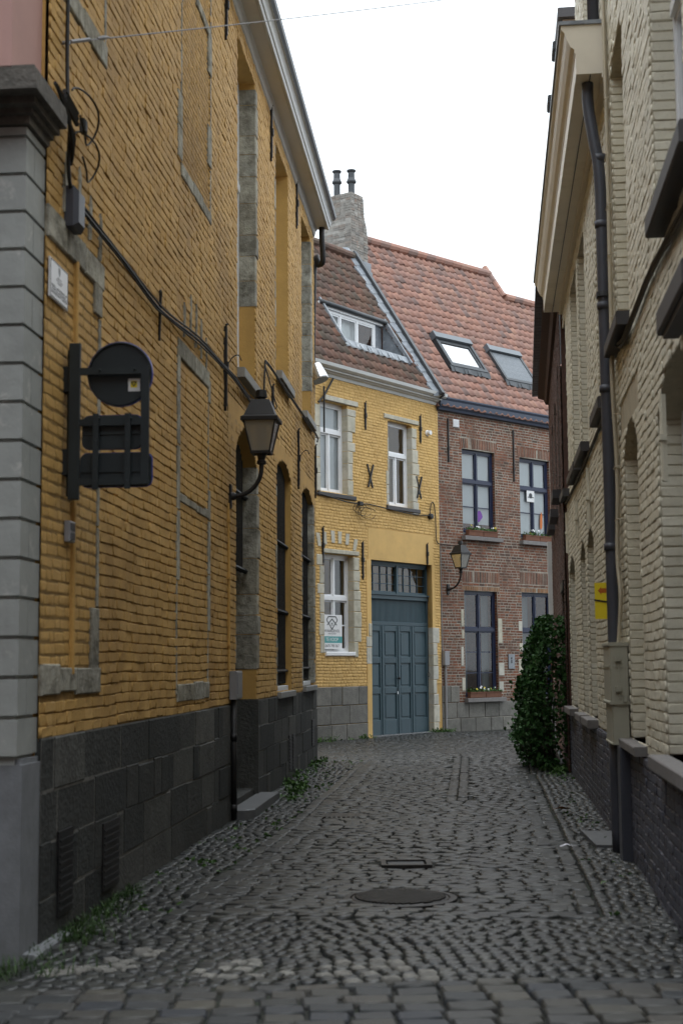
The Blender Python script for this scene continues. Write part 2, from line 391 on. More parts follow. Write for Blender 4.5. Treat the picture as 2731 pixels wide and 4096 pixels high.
M['sett_big'] = mat('mixed_setts', [(.016, .020, .024), (.040, .039, .033), (.022, .026, .033), (.060, .056, .044), (.020, .023, .025), (.050, .046, .038), (.030, .033, .036)], .55, 9, .3, ((70, .4, .005), (20, .35, .012)), spec=.45)
M['sett_pale'] = mat('paint_worn_setts', [(.14, .135, .12), (.20, .195, .175), (.09, .087, .08)], .7, 30, .35, ((80, .4, .004),), [((.08, .078, .07), 9., .45, .62, .8)])
M['joint'] = mat('earth_joints', [(.019, .0195, .017)], .95, 8, .35, ((60, .5, .01),), [((.018, .034, .011), 1.3, .48, .66, .75)])
M['earth'] = mat('ground_earth', [(.05, .047, .04)], .95, 3, .3)
M['mess'] = mat('slab_stone', [(.10, .104, .108), (.12, .124, .128)], .6, 7, .25, ((60, .3, .004),), [((.07, .07, .065), 2.2, .5, .75, .5)])
M['grass'] = mat('grass_blade', [(.018, .05, .009), (.03, .072, .013), (.045, .09, .018)], .6, 20, .2, ())
M['purple'] = mat('purple_print', [(.16, .05, .28)], .6, 3, .1, ())
M['ink'] = mat('dark_ink', [(.03, .035, .04)], .5, 3, .05, ())
M['teal'] = mat('teal_print', [(.05, .27, .27)], .5, 3, .04, ())
M['litter'] = mat('white_paper', [(.62, .62, .68)], .7, 20, .2, ())
M['dryleaf'] = mat('dry_leaf', [(.30, .13, .04)], .8, 20, .2, ())


# ------------------------------------------------------------------ wall builders
def cut(iv, a, b):
    out = []
    for p, q in iv:
        if b <= p or a >= q: out.append((p, q)); continue
        if a > p: out.append((p, a))
        if b < q: out.append((b, q))
    return out


def hole_at(h, z):
    """Horizontal span of an opening (u0, u1, z0, z1, rise) at height z."""
    u0, u1, z0, z1, rise = h
    if z < z0 or z > z1 + rise: return None
    if z <= z1 or rise <= 0: return (u0, u1)
    c = (u1 - u0) / 2; Rr = (c * c + rise * rise) / (2 * rise); dz = z - z1 + (Rr - rise)
    k = math.sqrt(max(Rr * Rr - dz * dz, 0))
    return ((u0 + u1) / 2 - k, (u0 + u1) / 2 + k)


def backing(mb, F, u0, u1, z0, z1, holes, step=.04, w=0.):
    zs = {z0, z1}
    for h in holes:
        zs |= {h[2], h[3]}
        if h[4] > 0: zs |= set(np.arange(h[3], h[3] + h[4], step)) | {h[3] + h[4]}
    zs = sorted(z for z in zs if z0 <= z <= z1)
    for a, b in zip(zs[:-1], zs[1:]):
        if b - a < 1e-5: continue
        iv = [(u0, u1)]
        for h in holes:
            s = hole_at(h, (a + b) / 2)
            if s: iv = cut(iv, *s)
        for p, q in iv:
            mb.add([F.p(p, a, w), F.p(q, a, w), F.p(q, b, w), F.p(p, b, w)], [(0, 1, 2, 3)], .5)


def bricks(mb, F, u0, u1, z0, z1, holes=(), skip=(), h=.076, L=.22, proud=.012, joint=.012, inset=.014, wob=0., jit=.004, base=-.004, header=.35, w=0., perp=None):
    A = []; perp = joint if perp is None else perp
    k = 0
    z = z0
    while z < z1 - .02:
        ht = min(h * (1 + rng.normal(0, .03)), z1 - z); zc = z + ht / 2
        iv = [(u0, u1)]
        for q in holes:
            s = hole_at(q, zc)
            if s: iv = cut(iv, s[0], s[1])
        for q in skip:
            if q[2] < zc < q[3]: iv = cut(iv, q[0], q[1])
        for a, b in iv:
            u = a; first = True
            while u < b - .015:
                ln = L * (.5 if rng.random() < header else 1) * (1 + rng.normal(0, .05))
                if first: ln *= (.5 if k % 2 else 1) * (.8 + .4 * rng.random()); first = False
                e = min(u + ln, b)
                if b - e < .05: e = b
                A.append((u + perp / 2, e - perp / 2, z + joint / 2, z + ht - joint / 2)); u = e
        z += ht; k += 1
    A = np.array(A); A = A[(A[:, 1] - A[:, 0]) > .01]
    n = len(A)
    j = lambda s: rng.normal(0, s, n)
    ins = np.minimum(inset, (A[:, 1] - A[:, 0]) * .3); inz = np.minimum(inset, (A[:, 3] - A[:, 2]) * .3)
    dz = wob * np.sin(A[:, 0] * 1.7 + A[:, 2] * 2.1) + wob * .6 * np.sin(A[:, 0] * 5.3 + 1.3 * A[:, 2])
    pr = np.abs(proud + rng.normal(0, proud * .2, n))
    tl = rng.normal(0, proud * .12, (n, 4))
    P = np.empty((n, 8, 3))
    cs = [(0, 2), (1, 2), (1, 3), (0, 3)]
    for i, (a, b) in enumerate(cs):
        P[:, i] = F.p(A[:, a] + j(jit * .5), A[:, b] + j(jit * .6) + dz, w + base)
        su = 1 if a == 0 else -1; sz = 1 if b == 2 else -1
        P[:, 4 + i] = F.p(A[:, a] + su * ins + j(jit), A[:, b] + sz * inz + j(jit) + dz, w + pr + tl[:, i])
    f0 = len(mb.Fc)
    mb.add_many(P, [(4, 5, 6, 7)] + [(i, (i + 1) % 4, 4 + (i + 1) % 4, 4 + i) for i in range(4)], rng.random(n))
    mb.flat |= set(range(f0, len(mb.Fc), 5))


def reveal(mb, F, h, d, sides='lrtb', w=.0):
    u0, u1, z0, z1, rise = h
    if 'l' in sides: mb.add([F.p(u0, z0, w), F.p(u0, z0, -d), F.p(u0, z1, -d), F.p(u0, z1, w)], [(0, 1, 2, 3)], .4)
    if 'r' in sides: mb.add([F.p(u1, z0, w), F.p(u1, z1, w), F.p(u1, z1, -d), F.p(u1, z0, -d)], [(0, 1, 2, 3)], .5)
    if 'b' in sides: mb.add([F.p(u0, z0, w), F.p(u1, z0, w), F.p(u1, z0, -d), F.p(u0, z0, -d)], [(0, 1, 2, 3)], .4)
    if 't' in sides:
        pts = [(u0, z1), (u1, z1)]
        if rise > 0:
            pts = [(u0, z1)]
            n = 10
            c = (u1 - u0) / 2; Rr = (c * c + rise * rise) / (2 * rise); a0 = math.asin(min(c / Rr, 1))
            if rise > c: a0 = math.pi - a0
            pts = [((u0 + u1) / 2 + Rr * math.sin(a), z1 + rise - Rr + Rr * math.cos(a)) for a in np.linspace(-a0, a0, n)]
        for (a, b), (c_, d_) in zip(pts[:-1], pts[1:]):
            mb.add([F.p(a, b, w), F.p(c_, d_, w), F.p(c_, d_, -d), F.p(a, b, -d)], [(0, 3, 2, 1)], .4)


def jamb_blocks(mb, F, ue, sgn, z0, z1, d, w=.014, lens=(.12, .3), hs=(.22, .45), inside=.006):
    """Limestone blocks up one side of an opening; ue the opening edge, sgn the way into the wall."""
    z = z0
    while z < z1 - .03:
        ht = min(rng.uniform(*hs), z1 - z)
        if z1 - z - ht < .12: ht = z1 - z
        ln = rng.uniform(*lens)
        a, b = sorted((ue - sgn * inside, ue + sgn * ln))
        mb.fbox(F, a, b, z + .004, z + ht - .004, -d, w + rng.uniform(-.004, .005), bev=.012)
        z += ht


def window(parent, F, u0, u1, z0, z1, w, mats, cols=1, transoms=(), ft=.06, depth=.06, sub=None, curtain=None, cw=.10, glaze=True, name='window', rows_each=None, topcols=None):
    """Frame with mullions and transoms as one part; its panes and curtain as sub-parts."""
    mb = MB()
    mb.fbox(F, u0, u0 + ft, z0, z1, w - depth, w); mb.fbox(F, u1 - ft, u1, z0, z1, w - depth, w)
    mb.fbox(F, u0 + ft, u1 - ft, z0, z0 + ft, w - depth, w); mb.fbox(F, u0 + ft, u1 - ft, z1 - ft, z1, w - depth, w)
    zz = [z0 + ft] + [t for t in transoms] + [z1 - ft]
    for t in transoms:
        mb.fbox(F, u0 + ft, u1 - ft, t - ft * .6, t + ft * .6, w - depth, w + .025)
    cells = []
    for i, (a, b) in enumerate(zip(zz[:-1], zz[1:])):
        a2 = a + (ft * .6 if i else 0); b2 = b - (ft * .6 if i < len(zz) - 2 else 0)
        nc = cols if not (topcols and i == len(zz) - 2) else topcols
        us = np.linspace(u0 + ft, u1 - ft, nc + 1)
        for k in range(nc):
            p = us[k] + (ft * .35 if k else 0); q = us[k + 1] - (ft * .35 if k < nc - 1 else 0)
            if k < nc - 1: mb.fbox(F, us[k + 1] - ft * .35, us[k + 1] + ft * .35, a2, b2, w - depth, w + .008)
            t = ft * .55                                                 # casement stiles and rails inside the frame
            mb.fbox(F, p, p + t, a2, b2, w - depth * .8, w - .012); mb.fbox(F, q - t, q, a2, b2, w - depth * .8, w - .012)
            mb.fbox(F, p + t, q - t, a2, a2 + t, w - depth * .8, w - .012); mb.fbox(F, p + t, q - t, b2 - t, b2, w - depth * .8, w - .012)
            if rows_each and i == 0:
                for rz in np.linspace(a2, b2, rows_each + 1)[1:-1]:
                    mb.fbox(F, p + t, q - t, rz - .012, rz + .012, w - depth * .7, w - .02)
    o = part(name, mb, mats[0], parent)
    g = MB(); g.add([F.p(u0 + ft * .5, z0 + ft * .5, w - depth * .55), F.p(u1 - ft * .5, z0 + ft * .5, w - depth * .55), F.p(u1 - ft * .5, z1 - ft * .5, w - depth * .55), F.p(u0 + ft * .5, z1 - ft * .5, w - depth * .55)], [(0, 1, 2, 3)])
    part('pane', g, mats[1], o)
    if curtain:
        for (a, b, c, d_, cm) in curtain:
            q = MB(); n = 24
            us = np.linspace(a, b, n + 1); ww = w - depth - (.006 if cm is M['blind'] else cw) + (.0 if cm is M['blind'] else .012) * np.sin(np.arange(n + 1) * 1.9)
            V = [F.p(x, c, y) for x, y in zip(us, ww)] + [F.p(x, d_, y) for x, y in zip(us, ww)]
            q.add(V, [(i, i + 1, n + 2 + i, n + 1 + i) for i in range(n)])
            part('curtain', q, cm, o, smooth=True)
    return o


def body(parent, F, u0, u1, depth, z0, z1, m, off=.02):
    mb = MB()
    for a, b in (((u0, -off), (u0, -depth)), ((u1, -off), (u1, -depth)), ((u0, -depth), (u1, -depth))):
        mb.add([F.p(a[0], z0, a[1]), F.p(b[0], z0, b[1]), F.p(b[0], z1, b[1]), F.p(a[0], z1, a[1])], [(0, 1, 2, 3)], .5)
    return part('side_wall', mb, m, parent)


def anchor(parent, F, u, z0, z1, hook=False):
    mb = MB()
    mb.fbox(F, u - .022, u + .022, z0, z1, .004, .045, bev=.008)
    zc = (z0 + z1) / 2
    mb.fbox(F, u - .03, u + .03, zc - .05, zc + .05, .0, .06, bev=.01)
    mb.fprism(F, [(u - .02, z0), (u + .02, z0), (u + .004, z0 - .05)], .01, .035)
    mb.tube([F.p(u, z1 - .01, .03), F.p(u, z1 + .02, .035), F.p(u + .015, z1 + .03, .045)], .012, 6)
    if hook: mb.tube([F.p(u, zc + .02, .05), F.p(u + .02, zc + .1, .1), F.p(u + .03, zc + .12, .16), F.p(u + .03, zc + .06, .19)], .006, 5, smooth=4)
    part('wall_anchor', mb, M['black'], parent)


def pantiles(mb, F, w0, z0, pitch, ua, ub, s0, s1, cw=.225, ch=.275, keep=None, amp=.030, lip=.024):
    p = math.radians(pitch)
    up = -F.n * math.cos(p) + np.array([0, 0, math.sin(p)]); nr = F.n * math.sin(p) + np.array([0, 0, math.cos(p)])
    P0 = F.o + F.n * w0 + np.array([0, 0, z0])
    k = 8
    xs = np.array([0, .12, .28, .45, .6, .72, .86, 1.])
    prof = amp * np.array([.55, .05, -.25, -.35, -.2, .25, .95, .75])
    nu = int(round((ub - ua) / cw)); ns = int(math.ceil((s1 - s0) / ch))
    fs = [(i, i + 1, k + i + 1, k + i) for i in range(k - 1)] + [(2 * k + i, 2 * k + i + 1, i + 1, i) for i in range(k - 1)]
    for j in range(ns):
        for i in range(nu):
            u = ua + i * cw; s = s0 + j * ch
            if keep and not keep(u + cw / 2, s + ch / 2): continue
            js = rng.normal(0, .006); jn = rng.normal(0, .004); ju = rng.normal(0, .004); sk = rng.normal(0, .004)
            uu = u + ju + xs * cw * 1.06
            e = min(s + ch * 1.12, s1 + .06)
            lo = P0 + uu[:, None] * F.t + (s + js) * up + (prof + lip + jn + sk * xs)[:, None] * nr
            hi = P0 + uu[:, None] * F.t + e * up + (prof + jn - .004)[:, None] * nr
            dn = lo - nr * .028
            mb.add(np.concatenate([lo, hi, dn]), fs, rng.random())


def text_mb(s, size, F, u, z, w, align='CENTER', flip=False, sx=1., depth=.002):
    """Lettering as flat mesh on a wall plane."""
    cu = bpy.data.curves.new('lettering', 'FONT'); cu.body = s; cu.size = size; cu.align_x = align; cu.align_y = 'CENTER'
    ob = bpy.data.objects.new('lettering', cu); scn.collection.objects.link(ob)
    dg = bpy.context.evaluated_depsgraph_get(); me = bpy.data.meshes.new_from_object(ob.evaluated_get(dg))
    V = np.array([v.co[:] for v in me.vertices]).reshape(-1, 3); fc = [list(q.vertices) for q in me.polygons]
    bpy.data.objects.remove(ob); bpy.data.curves.remove(cu); bpy.data.meshes.remove(me)
    sg = F.side
    mb = MB(); mb.add(F.p(u + sg * V[:, 0] * sx, z + V[:, 1], w), fc, .5)
    return mb


def join(a, b):
    for v, r in zip(b.V, b.Rn): a.V.append(v); a.Rn.append(r)
    a.flat |= {k + len(a.Fc) for k in b.flat}
    a.Fc += [[i + a.n for i in q] for q in b.Fc]; a.n += b.n
    return a


L = Fac((-1.2, 15.04), 4.74, 1)
R = Fac((3.37, 21.17), 6.1, -1)
Y = Fac((-.55, 29.95), 36.3, 1)
_bo = Y.o + Y.t * 4.87
B = Fac((_bo[0], _bo[1]), 46.4, 1)
_r2 = R.p(-.2, 0, .06)
R2 = Fac((_r2[0], _r2[1]), 7.2, -1)

# ------------------------------------------------------------------ ground
mb = MB()
mb.add([(-300, -300, -.06), (300, -300, -.06), (300, 300, -.06), (-300, 300, -.06)], [(0, 1, 2, 3)])
solo('ground', mb, M['earth'], (0, 0, -.06), kind='structure')
mb = MB()
mb.add([(-12, 0, -.019), (14, 0, -.019), (16, 48, -.019), (-14, 48, -.019)], [(0, 1, 2, 3)])
solo('roadbed', mb, M['joint'], (0, 0, -.019), kind='structure')


def xl(D):
    if D < 8.0: return -6.0
    if D < 8.75: return -1.76
    if D < 24.05: return -1.2 + .0829 * (D - 15.04) + .01
    a = (D - 29.95) / .806
    if D < 29.9: return -4.0
    if D < 33.87: return -.55 + .592 * a + .02
    return 2.333 + 1.0501 * (D - 33.875) + .02


def xr(D):
    if D < 6.9: return 6.0
    if D < 21.0: return 3.37 + .1069 * (D - 21.17) - .03
    if D < 30.2: return 3.30 + .1263 * (D - 21.0) - .05
    return 11.0


def hump(x, y):
    return .006 * np.sin(x * 1.7 + y * .9) + .005 * np.sin(x * .6 - y * 1.7) + .003 * np.sin(x * 3.1 + y * 2.3)


def setts(items, m, name, kind='structure', dome=.008):
    A = np.array(items); n = len(A)
    cx, cy, lx, ly, an, rn = A.T
    c, s = np.cos(an), np.sin(an)
    P = np.empty((n, 12, 3))
    zt = hump(cx, cy) + rng.normal(0, .003, n)
    tx, ty = rng.normal(0, .015, n), rng.normal(0, .015, n)
    for k, (sc, dz) in enumerate(((1., -.05), (1., -.006), (.74, dome * .4))):
        for i, (a, b) in enumerate(((-1, -1), (1, -1), (1, 1), (-1, 1))):
            jx = rng.normal(0, .004, n) if k else 0; jy = rng.normal(0, .004, n) if k else 0
            x = a * (lx / 2 - (0 if k < 2 else .011)) * (1 if k < 2 else 1) + jx; y = b * (ly / 2 - (0 if k < 2 else .011)) + jy
            P[:, k * 4 + i, 0] = cx + c * x - s * y; P[:, k * 4 + i, 1] = cy + s * x + c * y
            P[:, k * 4 + i, 2] = zt + dz + tx * x + ty * y
    q = MB()
    q.add_many(P, [(8, 9, 10, 11)] + [(k * 4 + i, k * 4 + (i + 1) % 4, k * 4 + 4 + (i + 1) % 4, k * 4 + 4 + i) for k in (0, 1) for i in range(4)], rn)
    q.flat = set(range(0, len(q.Fc), 9))
    return solo(name, [(q, m)], None, (0, 0, 0), kind=kind, smooth=True)


MAN = gnd(1600, 3590); DRN = (gnd(1549, 3438) + gnd(1701, 3477)) / 2
SLAB = [(2.19, 12.62), (2.45, 12.56), (2.57, 13.62), (2.24, 13.7)]


def blocked(x, y):
    return math.hypot(x - MAN[0], y - MAN[1]) < .42 or (abs(x - DRN[0]) < .25 and abs(y - DRN[1]) < .22) or (2.18 < x < 2.7 and 12.6 < y < 13.72)


def ulen(p):  # left verge width
    return np.interp(p, [8.7, 10, 14.6, 23.6, 30, 40], [.50, .55, .68, .75, 1.2, 1.4])


def rlen(p):
    return np.interp(p, [8.7, 9, 17.4, 24, 31, 40], [.42, .47, .55, .6, .7, .7])


lane, verge, pale, fore = [], [], [], []
FAN0, FAN1 = 7.4, 9.2
D = FAN1 - .3
while D < 42:
    rh = rng.uniform(.092, .12); yc = D + rh / 2
    a, b = xl(yc) + ulen(yc), xr(yc) - rlen(yc)
    sk = rng.normal(0, .012) - .05
    x = a + .15
    cen = np.interp(yc, [17, 25], [1.33, 2.05])
    while x < b - .17:
        ln = rng.uniform(.13, .23); xc = x + ln / 2
        y2 = yc + sk * (xc - 1) + .03 * math.sin(xc * 1.3 + D)
        if 17 < yc < 26 and abs(xc - cen) < .15: x += ln; continue
        if y2 > FAN1 + .02 and not blocked(xc, y2): lane.append((xc, y2, ln - .009, rh - .009, sk + rng.normal(0, .03), rng.random()))
        x += ln
    D += rh
D = FAN1
while D < 34:                                                 # border courses laid along the street
    ln = rng.uniform(.17, .26); yc = D + ln / 2
    for side in (0, 1):
        dx = .0829 + .015 if side == 0 else .1069
        for k in (0, 1) if side == 0 else (0, 1):
            xx = xl(yc) + ulen(yc) + .03 + k * .13 if side == 0 else xr(yc) - rlen(yc) - .03 - k * .13
            if (side == 1 and yc > 29) or (side == 0 and 24 < yc < 30.3): continue
            if not blocked(xx, yc): lane.append((xx, yc + .1 * k, .12, ln - .014, -math.atan(dx) + rng.normal(0, .02), rng.random() * .8 + .2))
    if 17 < yc < 26:
        cen = np.interp(yc, [17, 25], [1.33, 2.05])
        for k in (-1, 1): lane.append((cen + k * .07, yc + .05 * k, .125, ln - .014, -.09 + rng.normal(0, .02), rng.random()))
    D += ln
D = 8.9
while D < 34:                                                 # small cobbles of the verges
    rh = rng.uniform(.085, .115); yc = D + rh / 2
    for a, b in ((xl(yc), xl(yc) + ulen(yc) - .05), (xr(yc) - rlen(yc) + .05, xr(yc) + .02)):
        if 24.05 < yc < 29.9 and a < 0:
            b = a + 4.2
        if a > 5: continue
        x = a
        while x < b - .03:
            ln = rng.uniform(.07, .11)
            if not blocked(x + ln / 2, yc): verge.append((x + ln / 2, yc + rng.normal(0, .012) + .08 * (x - a), ln - .010, rh - .010, rng.normal(.05, .08), rng.random()))
            x += ln
    D += rh
PALE = [(-1.36, 7.92, .20), (-1.15, 8.25, .12), (-1.55, 7.75, .12), (-.62, 7.72, .19), (-.55, 8.0, .1), (.12, 7.72, .22), (.30, 7.6, .16), (-.32, 7.62, .08)]
D = FAN0 - .5
while D < FAN1 + .35:
    x = -2.6
    while x < 2.9:
        ln = rng.uniform(.08, .115); xc = x + ln / 2
        ph = xc * math.pi / 1.35 + .4
        y2 = D + .38 * abs(math.sin(ph)) - .1; sl = math.atan(.38 * math.pi / 1.35 * math.cos(ph) * (1 if math.sin(ph) > 0 else -1))
        if FAN0 + .05 * math.sin(xc * 1.2) < y2 < FAN1 - .02 and xl(max(y2, 8.76)) < xc < xr(y2):
            it = (xc, y2, ln - .010, .084, sl * .7 + rng.normal(0, .04), rng.random())
            if rng.random() < .72 and any(math.hypot(xc - p, (y2 - q) * .8) < r * rng.uniform(.8, 1.15) for p, q, r in PALE): pale.append(it)
            else: verge.append(it)
        x += ln
    D += .096
D = FAN0 - .02
k = 0
while D > 2.5:
    rh = rng.uniform(.15, .175) if k else .12; yc = D - rh / 2; x = -5.5 - rng.random() * .2
    while x < 5.8:
        ln = rng.uniform(.19, .25); xc = x + ln / 2
        y2 = yc + .05 * math.sin(xc * 1.2) + rng.normal(0, .006)
        fore.append((xc, y2, ln - .018, rh - .018, .06 * math.cos(xc * 1.2) + rng.normal(0, .025), rng.random())); x += ln
    D -= rh; k += 1
setts(lane, M['sett'], 'street'); setts(verge, M['sett'], 'footway', dome=.011)
setts(pale, M['sett_pale'], 'crossing', dome=.011); setts(fore, M['sett_big'], 'road', dome=.013)
# ------------------------------------------------------------------ long ochre house on the left
LH = root('ochre_house', L.p(1, 0, 0), 'long ochre painted brick house with dark stone plinth lining the left side', 'house')
LW = [(.54, 1.95, 4.90, 8.77, 0), (3.88, 5.32, 5.56, 8.77, 0), (7.07, 8.42, 5.58, 8.80, 0)]
LG = [(3.92, 5.56, 1.24, 4.27, .16), (6.98, 8.62, 1.27, 4.27, .16)]
LD = (.44, 2.02, .16, 3.98, .34)
SKW = [(-.1, 2.15, 4.28, 4.5), (3.7, 5.8, 4.40, 4.62), (6.8, 8.8, 4.42, 4.62)]
u_a, u_b, z_p, z_t = -6.76, 9.03, 1.19, 9.12
strips = [(-5.5, 1.5, 4.3), (-2.82, 1.35, 4.4), (-1.3, 1.35, 4.4), (-5.44, 5.95, 9.1), (-2.70, 6.1, 9.1), (-1.20, 6.05, 9.1)]
bands = [(-6.76, -5.42, 4.19, 4.36), (-2.82, -1.27, 4.31, 4.47), (-6.76, -5.42, 1.44, 1.60), (-2.80, -1.25, 1.30, 1.44), (-6.76, -5.4, 5.80, 5.94), (-2.7, -1.18, 5.98, 6.09), (-2.0, -1.2, 7.9, 8.0), (-2.8, -1.28, 3.02, 3.09)]
smooth_z = [(-6.76, -5.5, 1.6, 4.19)]
skips = bands + SKW + smooth_z + [(-2.66, -1.24, 6.1, 9.1)]
bk = MB(); backing(bk, L, u_a, u_b, z_p - .02, z_t, LW + LG + [LD])
br = MB(); bricks(br, L, u_a, u_b, z_p, z_t, LW + LG + [LD], skips, h=.074, L=.215, proud=.012, joint=.008, perp=.003, inset=.004, wob=.006, jit=.0032, base=.0)
bricks(br, L, -2.66, -1.24, 6.1, 9.1, (), bands, h=.055, L=.19, proud=.006, joint=.006, inset=.012, wob=.004)
bricks(br, L, -6.76, -5.5, 1.6, 4.19, (), (), h=.074, L=.215, proud=.004, joint=.004, perp=.002, inset=.012, wob=.006)
rv = MB()
for h in LW: reveal(rv, L, h, .24)
for h in LG: reveal(rv, L, h, .16)
reveal(rv, L, LD, .35, 'lrt')
for q in SKW:                                                           # plaster bands over the arches
    h = LD if q[0] < 1 else (LG[0] if q[0] < 6 else LG[1])
    backing(rv, L, q[0], q[1], h[3] - .02, q[3], [h], w=.012)
part('wall', [(br, M['ochre']), (bk, M['ochre_wall']), (rv, M['ochre_plaster'])], None, LH, smooth=(0,))
body(LH, L, u_a, u_b, 7, -.1, 9.1, M['ochre_plaster'])
# plinth of rough bluestone blocks
pl = MB(); bk = MB()
for a, b in ((u_a, LD[0]), (LD[1], u_b)):
    backing(bk, L, a, b, -.1, 1.19, [], w=.016)
    z = -.1
    for ht in (.37, .31, .30, .31):
        u = a
        while u < b - .02:
            ln = min(rng.choice([.25, .4, .62, .8, .95]) * rng.uniform(.85, 1.15), b - u)
            if b - u - ln < .15: ln = b - u
            dz = rng.uniform(-.012, .012) if z + ht < 1.1 else 0; d0 = rng.uniform(-.01, .0)
            pl.fbox(L, u + .005, u + ln - .005, z + .005 + d0, z + ht - .006 + dz, -.03, .022 + rng.uniform(-.006, .006), bev=.007); u += ln
        z += ht
pl.fbox(L, LD[1] - .015, LD[1] + .02, -.1, 1.2, -.30, .03); pl.fbox(L, LD[0] - .02, LD[0] + .01, -.1, 1.2, -.30, .02)
part('plinth', [(pl, M['plinth']), (bk, M['plinth_far'])], None, LH, smooth=False)
for a, b, c, d in ((-6.42, -6.1, .12, .62), (-5.35, -4.9, .10, .55), (5.05, 5.35, .12, .62), (5.45, 5.78, .12, .62), (8.1, 8.45, .30, .72)):
    q = MB(); q.fbox(L, a, b, c, d, .02, .034)
    for z in np.arange(c + .03, d - .02, .045): q.fbox(L, a + .02, b - .02, z, z + .015, .034, .04)
    part('air_grille', q, M['black'], LH)
# traces of walled-up windows: limestone strips and bands flush with the paint
for grp in ((0, (0, 2)), (1, (1, 2)), (3, ()), (4, ())):
    pass
tr = [MB() for _ in range(4)]
who = [0, 1, 1, 2, 3, 3]
for (u, a, b), w in zip(strips, who):
    z = a
    while z < b:
        ht = rng.uniform(.3, .62); e = min(z + ht, b)
        wide = rng.random() < .45
        x0, x1 = (u - .16, u + .03) if wide and w != 1 else ((u - .02, u + .10) if wide else (u - .02, u + .03))
        tr[w].fbox(L, x0, x1, z + .005, e - .005, -.01, .022 if wide else .016, bev=.006); z = e
    tr[w].fbox(L, u + .03, u + .06, a, b, -.01, .006)
for (a, b, c, d), w in zip(bands, (0, 1, 0, 1, 2, 3, 3, 1)):
    u = a
    while u < b - .01:
        e = min(u + rng.uniform(.35, .8), b)
        if b - e < .15: e = b
        tr[w].fbox(L, u + .004, e - .004, c + rng.uniform(-.015, .01), d + rng.uniform(-.01, .02), -.01, .024, bev=.008); u = e
for u, a, b in ((-6.42, 4.42, 4.82), (-6.1, 4.5, 4.84), (-5.82, 4.42, 4.74), (-5.55, 4.35, 4.7)):
    tr[0].fprism(L, [(u - .035, a), (u + .035, a + .02), (u + .05, b - .06), (u + .01, b)], -.01, .024)
for u, a, b in ((-2.55, 4.52, 4.85), (-2.25, 4.6, 5.0), (-1.98, 4.55, 4.98), (-1.72, 4.5, 4.9), (-1.45, 4.45, 4.78)):
    tr[1].fprism(L, [(u - .03, a), (u + .03, a + .02), (u + .045, b - .06), (u + .01, b)], -.01, .024)
for t in tr: part('blocked_window', t, M['stone'], LH)
q = MB(); q.fbox(L, -6.14, -6.10, 1.55, 4.2, .0, .03, bev=.008); part('conduit', q, M['ochre_plaster'], LH)
q = MB(); q.tube([L.p(-.14, 3.3, .02), L.p(-.13, 2.6, .025), L.p(-.12, 1.54, .025)], .014, 8)
for z in (1.8, 2.5, 3.1): q.fbox(L, -.155, -.105, z, z + .03, .0, .042)
part('conduit', q, M['ochre_plaster'], LH)
# stone jambs
for ue, sg, a, b, d in ((1.95, 1, 5.95, 8.7, .22), (8.42, 1, 6.15, 8.72, .22), (2.02, 1, 1.55, 3.98, .33), (8.62, 1, 1.3, 4.27, .15), (3.92, -1, 1.3, 4.0, .1), (6.98, -1, 1.3, 4.1, .1), (3.88, -1, 5.7, 8.7, .1)):
    q = MB()
    if sg > 0: jamb_blocks(q, L, ue, sg, a, b, d, w=.02, lens=(.08, .26), inside=.008)
    else: jamb_blocks(q, L, ue, sg, a, b, d, w=.014, lens=(.03, .12), inside=.004)
    part('stone_jamb', q, M['stone'], LH)
# upper windows: white frames, grey sills
for h in LW:
    o = window(LH, L, h[0], h[1], h[2] + .02, h[3], -.19, (M['white_frame'], M['glass']), 2, (h[2] + 2.5,), ft=.08, curtain=[(h[0] + .1, h[1] - .1, h[2] + .1, h[3] - .1, M['curtain'])])
    q = MB(); q.fbox(L, h[0] - .02, h[1] + .03, h[2] - .11, h[2] + .0, -.2, .10, bev=.006); part('sill', q, M['sill'], o)
for h in LG:
    o = window(LH, L, h[0], h[1], h[2] + .06, h[3] + h[4], -.17, (M['black'], M['glass']), 2, (h[2] + 2.1,), ft=.07)
    q = MB(); q.fbox(L, h[0] - .02, h[1] + .03, h[2] - .08, h[2] + .0, -.2, .07, bev=.006); part('sill', q, M['sill'], o)
    q = MB()
    for u in np.arange(h[0] + .06, h[1] - .02, .085): q.tube([L.p(u, h[2] + .1, -.09), L.p(u, h[3] + .13, -.09)], .017, 6)
    for z in (h[2] + .28, h[2] + 1.1, h[2] + 2.05): q.tube([L.p(h[0] + .005, z, -.06), L.p(h[1] - .005, z, -.06)], .02, 6)
    for z in (h[2] + 1.1, h[2] + 2.05):
        for u in np.arange(h[0] + .06, h[1] - .02, .085): q.lathe(L.p(u + .04, z + .0, -.06), [(.01, -.03), (.032, 0), (.01, .03)], 6)
    part('window_grille', q, M['black'], o)
    q = MB(); q.fbox(L, h[0] + .02, h[1] - .02, h[2] + .0, h[2] + .07, -.17, -.04, bev=.004); part('sub_sill', q, M['white_frame'], o)
